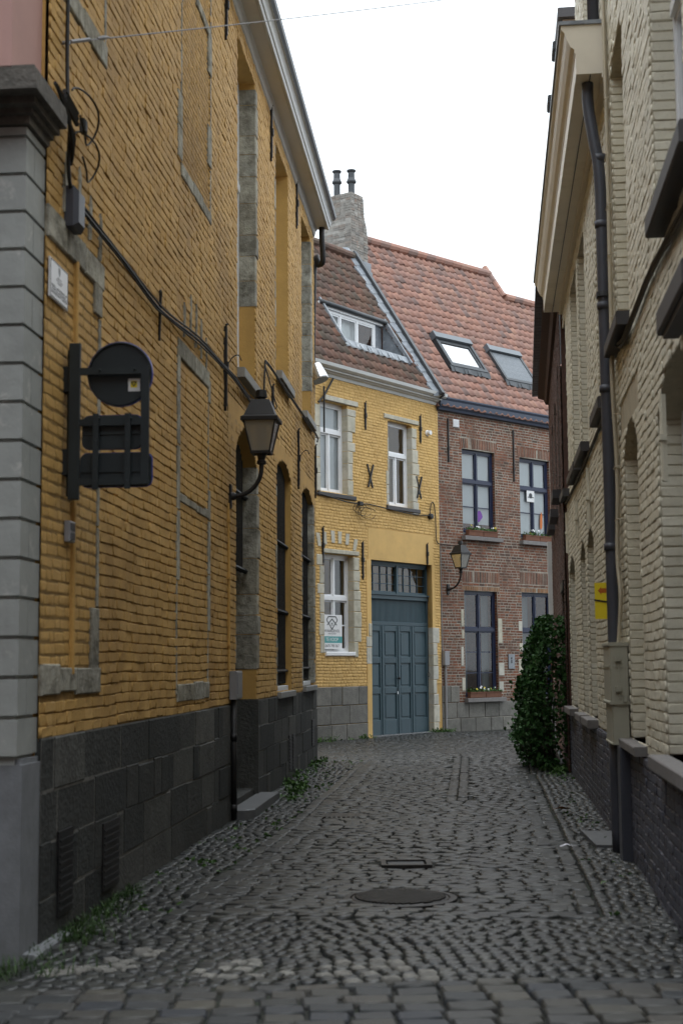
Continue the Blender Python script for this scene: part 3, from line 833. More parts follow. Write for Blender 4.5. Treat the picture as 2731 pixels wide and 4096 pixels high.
# front door with barred light above and letter box
dm = MB(); dm.fbox(L, LD[0], LD[1], .16, 2.55, -.36, -.31)
for a, b, c, d in ((.55, 1.15, .3, 1.0), (.55, 1.15, 1.15, 2.4), (1.30, 1.9, .3, 1.0), (1.30, 1.9, 1.15, 2.4)): dm.fbox(L, a, b, c, d, -.31, -.29, bev=.012)
dm.fbox(L, 1.19, 1.26, .16, 2.55, -.31, -.285); dm.fbox(L, LD[0], LD[1], 2.55, 2.66, -.36, -.27)
dd = part('door', dm, M['black'], LH)
q = MB(); q.lathe(L.p(1.33, 1.15, -.29), [(.012, 0), (.012, .04), (.03, .05), (.03, .07), (.01, .08)], 12, axis=L.n); part('door_knob', q, M['galv'], dd, smooth=True)
q = MB(); q.fbox(L, 1.62, 1.9, 1.22, 1.27, -.29, -.275); part('letter_slot', q, M['galv'], dd)
dl = window(LH, L, LD[0], LD[1], 2.66, 4.3, -.30, (M['black'], M['glass']), 2, (), ft=.07, name='fanlight')
q = MB()
for u in np.arange(LD[0] + .06, LD[1] - .02, .085): q.tube([L.p(u, 2.7, -.16), L.p(u, 4.2, -.16)], .016, 6)
for z in (2.72, 3.6):
    q.tube([L.p(LD[0] + .005, z, -.12), L.p(LD[1] - .005, z, -.12)], .02, 6)
    for u in np.arange(LD[0] + .06, LD[1] - .02, .085): q.lathe(L.p(u + .04, z, -.12), [(.01, -.03), (.034, 0), (.01, .03)], 6)
part('window_grille', q, M['black'], dl)
q = MB(); q.fbox(L, LD[0] - .005, LD[1] + .0, -.1, .16, -.36, -.02, bev=.01); part('threshold', q, M['plinth'], LH)
# eaves: bed mould, flat soffit, fascia and crown gutter
ea = MB()
ea.sweep(L, [(.0, 8.98), (.03, 9.0), (.05, 9.08), (.07, 9.1), (.07, 9.14), (0, 9.14)], -6.62, 9.05)
ea.sweep(L, [(.25, 9.10), (.275, 9.10), (.285, 9.15), (.30, 9.16), (.315, 9.22), (.34, 9.26), (.36, 9.26), (.36, 9.28), (.22, 9.28), (.22, 9.12)], -6.62, 9.05)
so = MB(); so.fbox(L, -6.62, 9.05, 9.115, 9.14, .0, .252)
eo = part('eaves', [(ea, M['white_trim']), (so, M['soffit'])], None, LH)
q = MB(); q.sweep(L, [(.36, 9.262), (.395, 9.30), (.405, 9.36), (.385, 9.36), (.34, 9.29)], -6.62, 9.06); part('gutter', q, M['zinc'], LH)
q = MB()
q.add([L.p(-6.7, 9.28, .36), L.p(9.1, 9.28, .36), L.p(9.1, 12.5, -3.5), L.p(-6.7, 12.5, -3.5), L.p(9.1, 9.1, -7), L.p(-6.7, 9.1, -7)], [(0, 1, 2, 3), (3, 2, 4, 5)]); q.add([L.p(9.04, 9.1, 0), L.p(9.04, 9.1, -7), L.p(9.04, 12.4, -3.5)], [(0, 1, 2)]); q.add([L.p(-6.62, 9.1, 0), L.p(-6.62, 9.1, -7), L.p(-6.62, 12.4, -3.5)], [(0, 1, 2)])
part('roof', q, M['tile_old'], LH)
q = MB(); q.tube([L.p(8.93, 9.12, .16), L.p(8.93, 8.95, .16), L.p(9.0, 8.55, .17), L.p(9.06, 8.48, .10), L.p(9.09, 8.3, .0), L.p(9.09, 4, -.06), L.p(9.09, 0, -.06)], .05, 10, smooth=4); part('downpipe', q, M['black'], LH, smooth=True)
for u, a, b, hk in ((-.33, 8.36, 9.05, 0), (3.36, 8.34, 9.04, 0), (6.33, 8.34, 9.05, 0), (-.35, 4.30, 5.15, 1), (3.42, 4.45, 5.25, 0), (6.39, 4.30, 5.15, 1), (8.95, 4.46, 5.3, 0)):
    anchor(LH, L, u, a, b, hk)
q = MB(); q.tube([L.p(-3.62, 4.25, .02), L.p(-3.62, 4.62, .03)], .012, 6); q.tube([L.p(-3.62 + .03 * math.sin(a), 4.64 + .03 * math.cos(a), .03) for a in np.linspace(0, 6.28, 12)], .008, 5)
part('eye_hook', q, M['black'], LH)

# ------------------------------------------------------------------ corner building with the grey quoin pilaster
CH = root('corner_building', L.p(-7, 0, -.1), 'pink corner building with grey quoin pilaster and worn stone base at left edge', 'building')
q = MB()
z = 1.10
k = 0
while z < 4.72:
    e = min(z + .222, 4.72)
    q.box8([L.p(u, zz, w) for zz in (z + .011, e - .011) for u, w in ((-7.12, -3.5), (-6.745, -3.5), (-6.745, -.012), (-7.12, -.012))], .5)
    if k % 2: q.fbox(L, -6.965, -6.957, z + .011, e - .011, -.012, -.0105, 0)
    z = e; k += 1
q.box8([L.p(u, zz, w) for zz in (1.0, 4.75) for u, w in ((-7.098, -3.5), (-6.755, -3.5), (-6.755, -.034), (-7.098, -.034))], .0)
part('pilaster', q, M['quoin'], CH)
q = MB()
for u0, u1, w1, z0, z1 in ((-7.10, -6.60, .012, -.1, 1.06), (-7.085, -6.615, -.003, 1.06, 1.09)): q.box8([L.p(u, zz, w) for zz in (z0, z1) for u, w in ((u0, -3.5), (u1, -3.5), (u1, w1), (u0, w1))], .5)
part('base_block', q, M['bluestone'], CH)
q = MB(); q.fbox(L, -7.05, -6.35, -.1, .03, -.03, .09, bev=.012); part('kerb_block', q, M['bluestone'], CH)
q = MB()
for u0, u1, w1, z0, z1 in ((-7.14, -6.73, .01, 4.72, 4.77), (-7.18, -6.73, .035, 4.77, 4.80), (-7.25, -6.73, .07, 4.80, 4.84), (-7.36, -6.73, .115, 4.84, 4.955), (-7.33, -6.73, .09, 4.955, 4.99)): q.box8([L.p(u, zz, w) for zz in (z0, z1) for u, w in ((u0, -3.5), (u1, -3.5), (u1, w1), (u0, w1))], .5)
part('cornice', q, M['capstone'], CH)
q = MB(); q.box8([L.p(u, zz, w) for zz in (4.98, 9.5) for u, w in ((-7.33, -3.5), (-6.765, -3.5), (-6.765, -.04), (-7.33, -.04))], .5); part('upper_wall', q, M['pink'], CH)
q = MB(); q.fbox(L, -7.1, -6.7, -.1, 9.4, -9, -3.5); part('side_wall', q, M['pink'], CH)

# ------------------------------------------------------------------ cream painted house on the right
RH = root('cream_house', R.p(-1, 0, 0), 'cream painted brick house with blue-grey brick plinth lining the right side of the lane', 'house')
RU = [(-5.3, -4.02, 4.1, 6.6, 0), (-3.72, -2.25, 4.1, 6.6, 0), (-.95, -.1, 4.1, 6.6, 0)]
RUN = [(-10.32, -9.17, 4.35, 6.72, .1)]
RE = [(-13.7, -12.15, 4.35, 6.7, 0)]
RL = [(-5.62, -4.5, .98, 2.95, .22), (-4.15, -3.1, .98, 2.9, .2), (-1.85, -.4, .98, 2.9, .2)]
RLN = [(-10.62, -9.42, .98, 3.28, .25)]
RG = [(-13.6, -11.9, 1.0, 3.2, .28)]
RGB = [(-7.35, -6.15, 7.6, 8.9, .3)]
DH = [(-8.05, -7.0, 4.1, 6.6, 0)]
allh = RU + RUN + RE + RL + RLN + RG + DH
u_a, u_b = -14.4, -.18
bk = MB(); backing(bk, R, u_a, u_b, .9, 7.0, allh); backing(bk, R, u_a, -9.0, 7.0, 12, []); backing(bk, R, -9.0, -4.85, 7.0, 9.7, RGB)
br = MB()
kw = dict(h=.068, L=.21, proud=.011, joint=.008, perp=.003, inset=.004, wob=.005, jit=.003, base=.0)
SK = [(-10.8, -9.2, 3.5, 3.78), (-5.8, -4.3, 3.18, 3.36)]
bricks(br, R, u_a, u_b, .92, 7.0, allh, SK, **kw); bricks(br, R, u_a, -9.0, 7.0, 10.6, [], **kw); bricks(br, R, -9.0, -4.85, 7.0, 9.7, RGB, **kw)
for hs, d in ((RU + DH, .22), (RUN + RLN, .13), (RE + RG, .16), (RL, .16), (RGB, .22)):
    for h in hs:                                                    # brick-textured far jambs, smooth soffits
        reveal(bk, R, h, d)
        J = Fac(R.p(h[1], 0, 0)[:2], 0, 1)
        J.t = -R.n; J.n = -R.t; J.side = 1
        bricks(br, J, .002, d, h[2], h[3], [], [], h=.068, L=.4, proud=.009, joint=.007, inset=.005, jit=.003, base=.001, header=0)
part('wall', [(br, M['cream']), (bk, M['cream_joint'])], None, RH, smooth=(0,))
for h, d in [(h, .13) for h in RUN + RLN]:
    q = MB(); f = Fac(R.p(0, 0, -d)[:2], 6.1, -1)
    q.add([f.p(h[0], h[2], -.002), f.p(h[1], h[2], -.002), f.p(h[1], h[3] + h[4], -.002), f.p(h[0], h[3] + h[4], -.002)], [(0, 1, 2, 3)])
    q2 = MB(); bricks(q2, f, h[0], h[1], h[2], h[3] + h[4], **kw); part('blind_niche', [(q2, M['cream']), (q, M['cream_joint'])], None, RH, smooth=(0,))
body(RH, R, u_a, u_b, 6.5, -.1, 7.0, M['cream_joint'])
for h in RU + RE + RL + RG + DH + RGB:
    o = window(RH, R, h[0], h[1], h[2], h[3] + h[4], -.15, (M['white_frame'], M['glass']), 2, (h[2] + (h[3] - h[2]) * .65,), ft=.07, curtain=[(h[0] + .1, h[1] - .1, h[2] + .1, h[3], M['curtain'])])
    if h in RU + RE + DH:
        q = MB(); q.fbox(R, h[0] - .06, h[1] + .06, h[2] - .13, h[2] - .02, -.15, .11 if h in RU + DH else .13, bev=.01) if h not in RE else q.fbox(R, -14.3, -12.64, h[2] - .13, h[2] - .01, -.15, .13, bev=.01); part('sill', q, M['sill_dark'], o)
    if h in RL + RG:
        q = MB(); q.fbox(R, h[0] - .05, h[1] + .05, h[2] - .09, h[2] - .0, -.15, .13, bev=.008); part('sill', q, M['sill_brown'], o)
for h in RUN:
    q = MB(); q.fbox(R, h[0] - .05, h[1] + .05, h[2] - .13, h[2] - .02, -.12, .12, bev=.01); part('sill', q, M['sill_dark'], RH)
for h in RLN:
    q = MB(); q.fbox(R, h[0] - .05, h[1] + .05, h[2] - .07, h[2] - .0, -.16, .11, bev=.008); part('sill', q, M['sill_brown'], RH)
q = MB(); q.fbox(R, -14.39, -13.25, 3.46, 3.60, .0, .15, bev=.012); q.fbox(R, -14.39, -13.3, 3.43, 3.46, .03, .12); part('window_ledge', q, M['sill_dark'], RH)
# plinth in painted brick
bk = MB(); backing(bk, R, u_a, u_b, -.1, .9, [], w=.03)
br = MB(); bricks(br, R, u_a, u_b, -.05, .9, [], [], h=.068, L=.21, proud=.010, joint=.007, perp=.004, inset=.005, wob=.006, jit=.003, base=.0, w=.03)
bk.add([R.p(u_a, .9, .03), R.p(u_b, .9, .03), R.p(u_b, .9, 0), R.p(u_a, .9, 0)], [(0, 1, 2, 3)])
part('plinth', [(br, M['blue_brick']), (bk, M['blue_joint'])], None, RH, smooth=(0,))
# moulded timber cornice over the lower part
cn = MB()
cn.sweep(R, [(0, 6.84), (.285, 6.84), (.285, 7.03), (.295, 7.04), (.295, 7.07), (.33, 7.10), (.36, 7.16), (.38, 7.23), (.41, 7.26), (.41, 7.3), (0, 7.3)], -9.0, -.25)
cn.fbox(R, -9.0, -.25, 6.80, 6.84, .0, .06)
co = part('cornice', cn, M['cream_wood'], RH)
q = MB(); q.fbox(R, -9.02, -.23, 7.3, 7.335, .0, .43); part('flashing', q, M['lead'], co)
q = MB(); q.fbox(R, -8.98, -.27, 6.832, 6.84, .155, .162); part('groove', q, M['ink'], co)
for u in (-8.0, -6.7):
    q = MB(); q.fbox(R, u - .25, u + .05, 7.42, 7.5, .25, .45, bev=.01); part('roof_hook', q, M['zinc'], RH)
q = MB(); q.add([R.p(u_a, 7.34, 0.), R.p(-.2, 7.34, .0), R.p(-.2, 10.2, -3.2), R.p(u_a, 10.2, -3.2), R.p(-.2, 7, -6.5), R.p(u_a, 7, -6.5)], [(0, 1, 2, 3), (3, 2, 4, 5)]); part('roof', q, M['tile_old'], RH)
q = MB()
q.fbox(R, -1.75, -.5, 7.0, 10.72, -.28, -.02); gp = part('gable_parapet', q, M['cream'], RH)
q = MB(); q.fbox(R, -1.85, -.4, 10.72, 10.86, -.33, .05, bev=.01); part('coping', q, M['sill_dark'], gp)
q = MB(); q.fbox(R, -9.0, -4.86, 9.7, 9.84, -.3, .07, bev=.01); part('coping', q, M['sill_dark'], RH)
q = MB(); q.fbox(R, -9.0, -5.6, 9.84, 12, -.25, -.01); part('gable_top', q, M['cream'], RH)
q = MB(); q.tube([R.p(-8.35, 11.5, .07), R.p(-8.35, 7.32, .07)], .055, 12); part('downpipe', q, M['pipe'], RH, smooth=True)
q = MB()
P = [R.p(-8.78, 6.86, .17), R.p(-8.78, 6.62, .17), R.p(-8.80, 6.3, .13), R.p(-8.82, 5.95, .09), R.p(-8.84, 5.0, .085), R.p(-8.9, 1.2, .085), R.p(-8.92, .9, .10), R.p(-8.95, .0, .10)]
q.tube(P, .052, 14, smooth=4)
for u, z in ((-8.81, 6.12), (-8.83, 5.5), (-8.85, 4.75), (-8.86, 4.0), (-8.88, 2.6)): q.lathe(R.p(u, z, .087), [(.06, -.03), (.062, .03)], 14)
dp = part('downpipe', q, M['pipe'], RH, smooth=True)
q = MB(); q.lathe(R.p(-8.855, 4.85, .087), [(.064, -.02), (.064, .02)], 14); q.fbox(R, -8.9, -8.8, 4.83, 4.87, .0, .15); part('pipe_clip', q, M['zinc'], dp)
q = MB(); q.fbox(R, -9.6, -9.32, -.05, .92, .035, .12, bev=.008); part('conduit', q, M['pipe'], RH)
# ------------------------------------------------------------------ small ochre house with the teal gate
YH = root('gate_house', Y.p(1, 0, 0), 'small bright ochre house with a teal carriage gate and white framed windows at the bend', 'house')
W1 = (.16, 1.16, 5.28, 7.27, 0); W2 = (2.74, 3.72, 5.2, 7.17, 0); W3 = (.27, 1.34, 1.84, 3.96, 0); GT = (2.0, 4.5, .0, 3.92, 0)
YA, YB = -2.6, 4.87
bk = MB(); backing(bk, Y, YA, YB, -.1, 7.82, [W1, W2, W3, GT])
br = MB()
bricks(br, Y, YA, YB, 1.13, 7.8, [W1, W2, W3, GT], [(1.9, 4.55, 3.9, 4.62), (1.83, 2.02, 0, 4), (4.48, 4.62, 0, 4)], h=.066, L=.21, proud=.010, joint=.009, inset=.014, wob=.006, jit=.004)
rv = MB()
for h in (W1, W2, W3): reveal(rv, Y, h, .2)
reveal(rv, Y, GT, .2, 'lrt')
rv.fbox(Y, 1.9, 4.6, 3.92, 4.62, -.01, .007); rv.fbox(Y, 1.83, 2.0, -.05, 3.92, -.15, .014); rv.fbox(Y, 4.5, 4.62, 2.45, 3.92, -.15, .012)
part('wall', [(br, M['ochre_far']), (bk, M['ochre_far_joint']), (rv, M['ochre_far'])], None, YH, smooth=(0,))
body(YH, Y, YA, YB, 5.0, -.1, 7.85, M['ochre_far'])
pl = MB()
for a, b in ((YA, 1.82),):
    z = -.1
    for ht in (.43, .40, .40):
        u = a
        while u < b - .02:
            ln = min(rng.uniform(.35, .75), b - u)
            if b - u - ln < .2: ln = b - u
            pl.fbox(Y, u + .005, u + ln - .005, z + .005, z + ht - .005, -.02, .03 + rng.uniform(-.008, .008), bev=.012); u += ln
        z += ht
part('plinth', pl, M['plinth_far'], YH)
for ue, sg, a, b, ln in ((1.16, 1, 5.28, 7.2, (.14, .36)), (.16, -1, 5.28, 7.15, (.12, .2)), (3.72, 1, 5.05, 7.1, (.12, .28)), (2.74, -1, 5.2, 6.75, (.03, .12)), (1.34, 1, 1.75, 3.93, (.14, .3)), (.27, -1, 1.84, 3.93, (.13, .26)), (4.5, 1, -.1, 2.45, (.14, .28)), (2.0, -1, 1.6, 2.5, (.1, .2))):
    q = MB(); jamb_blocks(q, Y, ue, sg, a, b, .13 if ue in (4.5, 2.0) else .19, w=.022, lens=ln, hs=(.2, .42)); part('stone_jamb', q, M['stone_far'], YH)
for a, b, c, d in ((.32, 1.53, 7.28, 7.39), (2.56, 3.98, 7.19, 7.29), (.22, 1.52, 3.97, 4.06)):
    q = MB(); q.fbox(Y, a, b, c, d, -.19, .045, bev=.008); part('lintel', q, M['stone_far'], YH)
q = MB()
for u, z0, z1, lean in ((.12, 4.1, 4.38, -.07), (.32, 4.15, 4.42, -.04), (.6, 4.2, 4.46, -.02), (.84, 4.2, 4.46, .0), (1.1, 4.19, 4.43, .03), (1.37, 4.08, 4.33, .07)):
    q.fprism(Y, [(u - .055, z0), (u + .055, z0), (u + .065 + lean, z1), (u - .065 + lean, z1)], -.01, .022)
part('voussoir_arch', q, M['stone_far'], YH)
for h, tr_, cu in ((W1, 6.63, [(h0 + .04, h1 - .04, 5.32, 7.24, M['blind']) for h0, h1 in ((.16, 1.16),)]), (W2, 6.4, []), (W3, 3.02, [(.34, .62, 1.9, 3.9, M['curtain_grey']), (1.0, 1.3, 1.9, 3.9, M['curtain_grey'])])):
    o = window(YH, Y, h[0], h[1], h[2], h[3], -.14, (M['white_frame'], M['glass']), 2, (tr_,), ft=.07, curtain=cu, topcols=1 if h is not W3 else 2, rows_each=2 if h is W3 else None)
    q = MB()
    if h is W3:
        q.fbox(Y, h[0] + .02, h[1] + .02, h[2] - .06, h[2] + .03, -.14, .05, bev=.015); part('sill', q, M['white_frame'], o)
    else:
        q.fbox(Y, h[0] - .1, h[1] + .28, h[2] - .10, h[2] - .01, -.14, .05, bev=.01); part('sill', q, M['sill_dark'], o)
# carriage gate
gm = MB(); wg = -.15
us = [2.0, 2.60, 3.24, 3.82, 4.5]
fr = MB()
fr.fbox(Y, 2.0, 4.5, 3.06, 3.16, wg - .08, wg + .05, bev=.01); fr.fbox(Y, 2.0, 4.5, 3.16, 3.2, wg - .08, wg + .08)
fr.fbox(Y, 2.0, 4.5, 2.47, 2.56, wg - .08, wg + .03, bev=.008); fr.fbox(Y, 2.0, 2.06, 2.56, 3.92, wg - .08, wg + .02); fr.fbox(Y, 4.44, 4.5, 2.56, 3.92, wg - .08, wg + .02)
fr.fbox(Y, 2.06, 4.44, 3.85, 3.92, wg - .08, wg + .02); fr.fbox(Y, 3.21, 3.29, 3.2, 3.85, wg - .08, wg + .02)
go = part('gate', fr, M['gate'], YH)
q = MB()
for u in np.arange(2.06, 4.43, .047): q.fbox(Y, u + .004, u + .043, 2.56, 3.06, wg - .05, wg - .005, bev=.008)
q.fbox(Y, 2.06, 4.44, 2.56, 3.06, wg - .07, wg - .04); part('slatted_panel', q, M['gate'], go)
q = MB()
for a, b in ((2.06, 3.21), (3.29, 4.44)):
    for u in np.linspace(a, b, 5)[1:-1]: q.fbox(Y, u - .01, u + .01, 3.2, 3.85, wg - .065, wg - .03)
    for z in (3.42, 3.63): q.fbox(Y, a, b, z - .008, z + .008, wg - .062, wg - .035)
    q.fbox(Y, a, b, 3.2, 3.25, wg - .08, wg); q.fbox(Y, a, b, 3.81, 3.85, wg - .08, wg)
tl = part('transom_light', q, M['gate'], go)
q = MB(); q.add([Y.p(2.06, 3.2, wg - .05), Y.p(4.44, 3.2, wg - .05), Y.p(4.44, 3.85, wg - .05), Y.p(2.06, 3.85, wg - .05)], [(0, 1, 2, 3)]); part('pane', q, M['glass'], tl)
for k, (a, b) in enumerate(zip(us[:-1], us[1:])):
    q = MB(); q.fbox(Y, a + .004, b - .004, .02, 2.47, wg - .05, wg)
    zs = [.10, .34, .93, 1.07, 1.62, 1.74, 2.36]
    q.fbox(Y, a + .004, a + .09, .02, 2.47, wg, wg + .028, bev=.008); q.fbox(Y, b - .09, b - .004, .02, 2.47, wg, wg + .028, bev=.008)
    for c, d in ((.02, .36), (.94, 1.08), (1.62, 1.76), (2.34, 2.47)): q.fbox(Y, a + .09, b - .09, c, d, wg, wg + .028, bev=.008)
    for c, d in ((.36, .94), (1.08, 1.62)): q.fbox(Y, a + .13, b - .13, c + .04, d - .04, wg, wg + .014, bev=.012)
    if k in (0, 3):
        c0, c1 = (a + .13, b - .13); n = 8
        top = [(c0 + (c1 - c0) * t, 2.2 + .1 * math.sin((t if k == 0 else 1 - t) * math.pi / 2)) for t in np.linspace(0, 1, n)]
        q.fprism(Y, [(c0, 1.8)] + [(c1, 1.8)] + top[::-1], wg, wg + .014)
    else: q.fbox(Y, a + .13, b - .13, 1.80, 2.30, wg, wg + .014, bev=.012)
    if k < 3: q.fbox(Y, b - .025, b + .02, .02, 2.47, wg + .028, wg + .045, bev=.006)
    gl = part('gate_leaf', q, M['gate'], go)
    if k == 1:
        q = MB(); q.lathe(Y.p(b - .05, 1.28, wg + .03), [(.012, 0), (.012, .04), (.03, .05), (.03, .07), (.01, .08)], 12, axis=Y.n); q.fbox(Y, b - .06, b - .04, 1.0, 1.05, wg + .03, wg + .035); part('door_knob', q, M['black'], gl)
        q = MB(); q.fbox(Y, b - .065, b - .035, .92, .98, wg + .03, wg + .04); part('lock', q, M['galv'], gl)
q = MB(); q.fbox(Y, 2.0, 4.5, -.1, .03, -.25, .04, bev=.01); part('threshold', q, M['mess'], YH)
q = MB(); q.tube([Y.p(4.40, 3.2, -.06), Y.p(4.40, 1.4, -.06)], .006, 5); q.tube([Y.p(4.40 + .05 * math.sin(a), 1.35 + .05 * math.cos(a), -.06) for a in np.linspace(0, 6.28, 13)], .006, 5); part('bell_pull', q, M['black'], YH)
for u, a, b in ((1.83, 6.85, 7.43), (4.07, 6.82, 7.43), (.23, 3.75, 4.5), (1.68, 3.5, 4.28), (4.29, 3.95, 4.4)): anchor(YH, Y, u, a, b)
for u, z in ((1.99, 5.79), (3.97, 5.72)):
    q = MB()
    for s in (-1, 1): q.bar(Y.p(u - .1 * s, z - .26, .03 + .012 * s), Y.p(u + .1 * s, z + .26, .03 + .012 * s), .035, .03, up=Y.n)
    part('wall_anchor', q, M['black'], YH)
q = MB(); q.tube([Y.p(.6, 7.78, .05), Y.p(.25, 7.35, .06), Y.p(.05, 7.18, .06)], .022, 6); q.tube([Y.p(.22, 7.55, .08), Y.p(.22, 6.55, .08)], .022, 6); part('iron_brace', q, M['black'], YH)
# cornice, gutter
ea = MB(); ea.sweep(Y, [(0, 7.78), (.03, 7.79), (.05, 7.85), (.10, 7.87), (.12, 7.90), (.16, 7.90), (.17, 7.94), (0, 7.94)], YA, 4.90)
eo = part('cornice', ea, M['white_trim'], YH)
q = MB(); q.sweep(Y, [(.05, 7.94), (.20, 7.94), (.255, 7.98), (.27, 8.05), (.245, 8.05), (.2, 7.97), (.05, 7.97)], YA, 4.92); part('gutter', q, M['white_trim'], eo)
# roof with an inset dormer
PY = 57; cp, sp = math.cos(math.radians(PY)), math.sin(math.radians(PY))
DU0, DU1, DS0, DS1 = 1.5, 3.98, .96, 2.16
q = MB(); pantiles(q, Y, .2, 8.0, PY, YA, 4.30, 0., 4.5, keep=lambda u, s: not (DU0 - .05 < u < DU1 + .02 and DS0 < s < DS1))
rs = MB()
def yr(u, s, off=-.03): return Y.p(u, 8.0 + s * sp + off * cp, .2 - s * cp + off * sp)
for a, b, c, d in ((YA, DU0, 0, 4.55), (DU1, 4.6, 0, 4.55), (DU0, DU1, 0, DS0), (DU0, DU1, DS1, 4.55)):
    rs.add([yr(a, c), yr(b, c), yr(b, d), yr(a, d)], [(0, 1, 2, 3)])
ridge_w = .2 - 4.55 * cp
rs.add([yr(YA, 4.55), yr(4.9, 4.55), Y.p(4.9, 8, ridge_w - 2.6), Y.p(YA, 8, ridge_w - 2.6)], [(0, 1, 2, 3)])
rs.add([Y.p(YA, 7.8, 0), yr(YA, 4.55), Y.p(YA, 7.8, ridge_w - 2.6)], [(0, 1, 2)])
yo = part('roof', [(q, M['tile_old']), (rs, M['lead'])], None, YH, smooth=(0,))
q = MB()
for i, u in enumerate(np.arange(YA, 4.5, .33)):
    a = yr(u, 4.5, .05); b = yr(u + .36, 4.5, .05 + .012); q.tube([a, b], .10, 10, r=rng.random())
part('ridge_tiles', q, M['tile_old'], yo)
q = MB()                                                              # party-wall flashing between the two roofs
for i in range(15):
    s0, s1 = i * .32, i * .32 + .3
    P = [yr(4.34, s0, .05), yr(4.50, s0, .10), yr(4.50, s1, .085), yr(4.30 + .06 * (i % 2), s1, .035)]
    q.add(P + [p_ - np.array([0, 0, .1]) for p_ in P], [(0, 1, 2, 3), (0, 4, 5, 1), (1, 5, 6, 2), (2, 6, 7, 3), (3, 7, 4, 0)])
part('flashing', q, M['lead'], yo)
q = MB(); q.bar(yr(4.56, -.08, .12), yr(4.56, 4.6, .12), .10, .13, up=Y.t); q.bar(yr(4.68, -.08, .03), yr(4.68, 4.6, .03), .16, .05, up=Y.t)
part('party_wall_capping', q, M['zinc'], yo)
wd = .2 - DS1 * cp
zt_, zb_ = 8.0 + DS1 * sp, 8.0 + DS0 * sp
dm = MB()
dm.fbox(Y, DU0 - .1, DU1 + .1, zt_ - .10, zt_ + .02, wd - .1, wd + .05)
do = part('dormer', dm, M['white_frame'], yo)
o = window(do, Y, DU0 + .02, DU1 - .3, zb_ - .25, zt_ - .10, wd, (M['white_frame'], M['glass']), 3, (), ft=.07, curtain=[(DU0 + .1, DU0 + 1.55, zb_ - .2, zt_ - .15, M['curtain'])], name='dormer_window')
q = MB(); q.tube([Y.p(DU0 - .08, zt_ + .0, wd + .09), Y.p(DU1 + .05, zt_ + .0, wd + .09)], .055, 10); part('dormer_gutter', q, M['zinc'], do, smooth=True)
ck = MB()
ck.add([yr(DU1, DS0, .02), yr(DU1, DS1, .02), Y.p(DU1, zb_ - .3, wd), Y.p(DU1, zb_ - .3, .2 - DS0 * cp)], [(0, 1, 2, 3)])
ck.add([yr(DU0, DS0, .02), yr(DU0, DS1, .02), Y.p(DU0, zb_ - .3, wd), Y.p(DU0, zb_ - .3, .2 - DS0 * cp)], [(0, 1, 2, 3)])
ck.add([Y.p(DU1 - .3, zb_ - .3, wd - .03), Y.p(DU1, zb_ - .3, wd - .03), Y.p(DU1, zt_, wd - .03), Y.p(DU1 - .3, zt_, wd - .03)], [(0, 1, 2, 3)])
ck.add([Y.p(DU0, zb_ - .3, wd), Y.p(DU1, zb_ - .3, wd), Y.p(DU1, zb_ - .2, .2 - DS0 * cp), Y.p(DU0, zb_ - .2, .2 - DS0 * cp)], [(0, 1, 2, 3)])
n = 24
for i in range(n):                                                     # dressed lead apron along the lower edge
    a = DU0 + (DU1 - DU0) * i / n; b = DU0 + (DU1 - DU0) * (i + 1) / n
    k = .02 * math.sin(i * 1.6) + .01
    ck.add([yr(a, DS0 + .04, .07), yr(b, DS0 + .04, .07), yr(b, DS0 - .14, .05 + k), yr(a, DS0 - .14, .05 + k)], [(0, 1, 2, 3)])
ck.bar(yr(DU0 - .02, DS0 - .05, .05), yr(DU0 - .02, DS1 + .1, .05), .07, .05, up=Y.t)
ck.bar(yr(DU1 + .06, DS0 - .15, .05), yr(DU1 + .04, DS1 + .05, .05), .1, .05, up=Y.t)
part('dormer_cheek', ck, M['lead'], do)
# chimney on the party wall
CF = Fac(Y.p(4.72, 0, -2.4)[:2], 36.3, 1); CG = Fac(Y.p(4.72, 0, -2.4)[:2], 36.3 - 90, -1)
q = MB(); bkc = MB()
def cbox(m_, u0, u1, v0, v1, z0, z1, U0, U1, V0, V1):
    m_.box8([Y.p(u0, z0, -2.4 - v0), Y.p(u1, z0, -2.4 - v0), Y.p(u1, z0, -2.4 - v1), Y.p(u0, z0, -2.4 - v1), Y.p(U0, z1, -2.4 - V0), Y.p(U1, z1, -2.4 - V0), Y.p(U1, z1, -2.4 - V1), Y.p(U0, z1, -2.4 - V1)], .5)
z = 10.6
while z < 13.55:
    t = max(0, min(1, (z - 12.55) / .5)); t2 = max(0, (z - 12.9) / .7)
    h_ = .068; of = .012 * rng.random()
    lo = (4.70 + .03 * t + .01 * t2, 5.42 - .10 * t - .06 * t2); vv = (0 + .02 * t, .95 - .08 * t - .03 * t2)
    for a in range(4):
        p0 = lo[0] + (lo[1] - lo[0]) * a / 4; p1 = lo[0] + (lo[1] - lo[0]) * (a + 1) / 4
        e = rng.normal(0, .005); q.fbox(Y, p0 + .005, p1 - .005, z + .005, z + h_ - .005, -2.4 - vv[0] - .1, -2.4 - vv[0] + e + .01)
    for a in range(5):
        p0 = vv[0] + (vv[1] - vv[0]) * a / 5; p1 = vv[0] + (vv[1] - vv[0]) * (a + 1) / 5
        e = rng.normal(0, .005)
        q.fbox(Y, lo[0] - .01 + e, lo[0] + .1, z + .005, z + h_ - .005, -2.4 - p1 + .005, -2.4 - p0 - .005)
        q.fbox(Y, lo[1] - .1, lo[1] + .01 + e, z + .005, z + h_ - .005, -2.4 - p1 + .005, -2.4 - p0 - .005)
    bkc.fbox(Y, lo[0] - .004, lo[1] - .005, z, z + h_, -2.4 - vv[1], -2.4 - vv[0] + .003)
    z += h_
bkc.fbox(Y, 4.78, 5.18, 13.54, 13.6, -3.2, -2.48)
ch = part('chimney', [(q, M['brick_chimney']), (bkc, M['mortar_pale'])], None, yo)
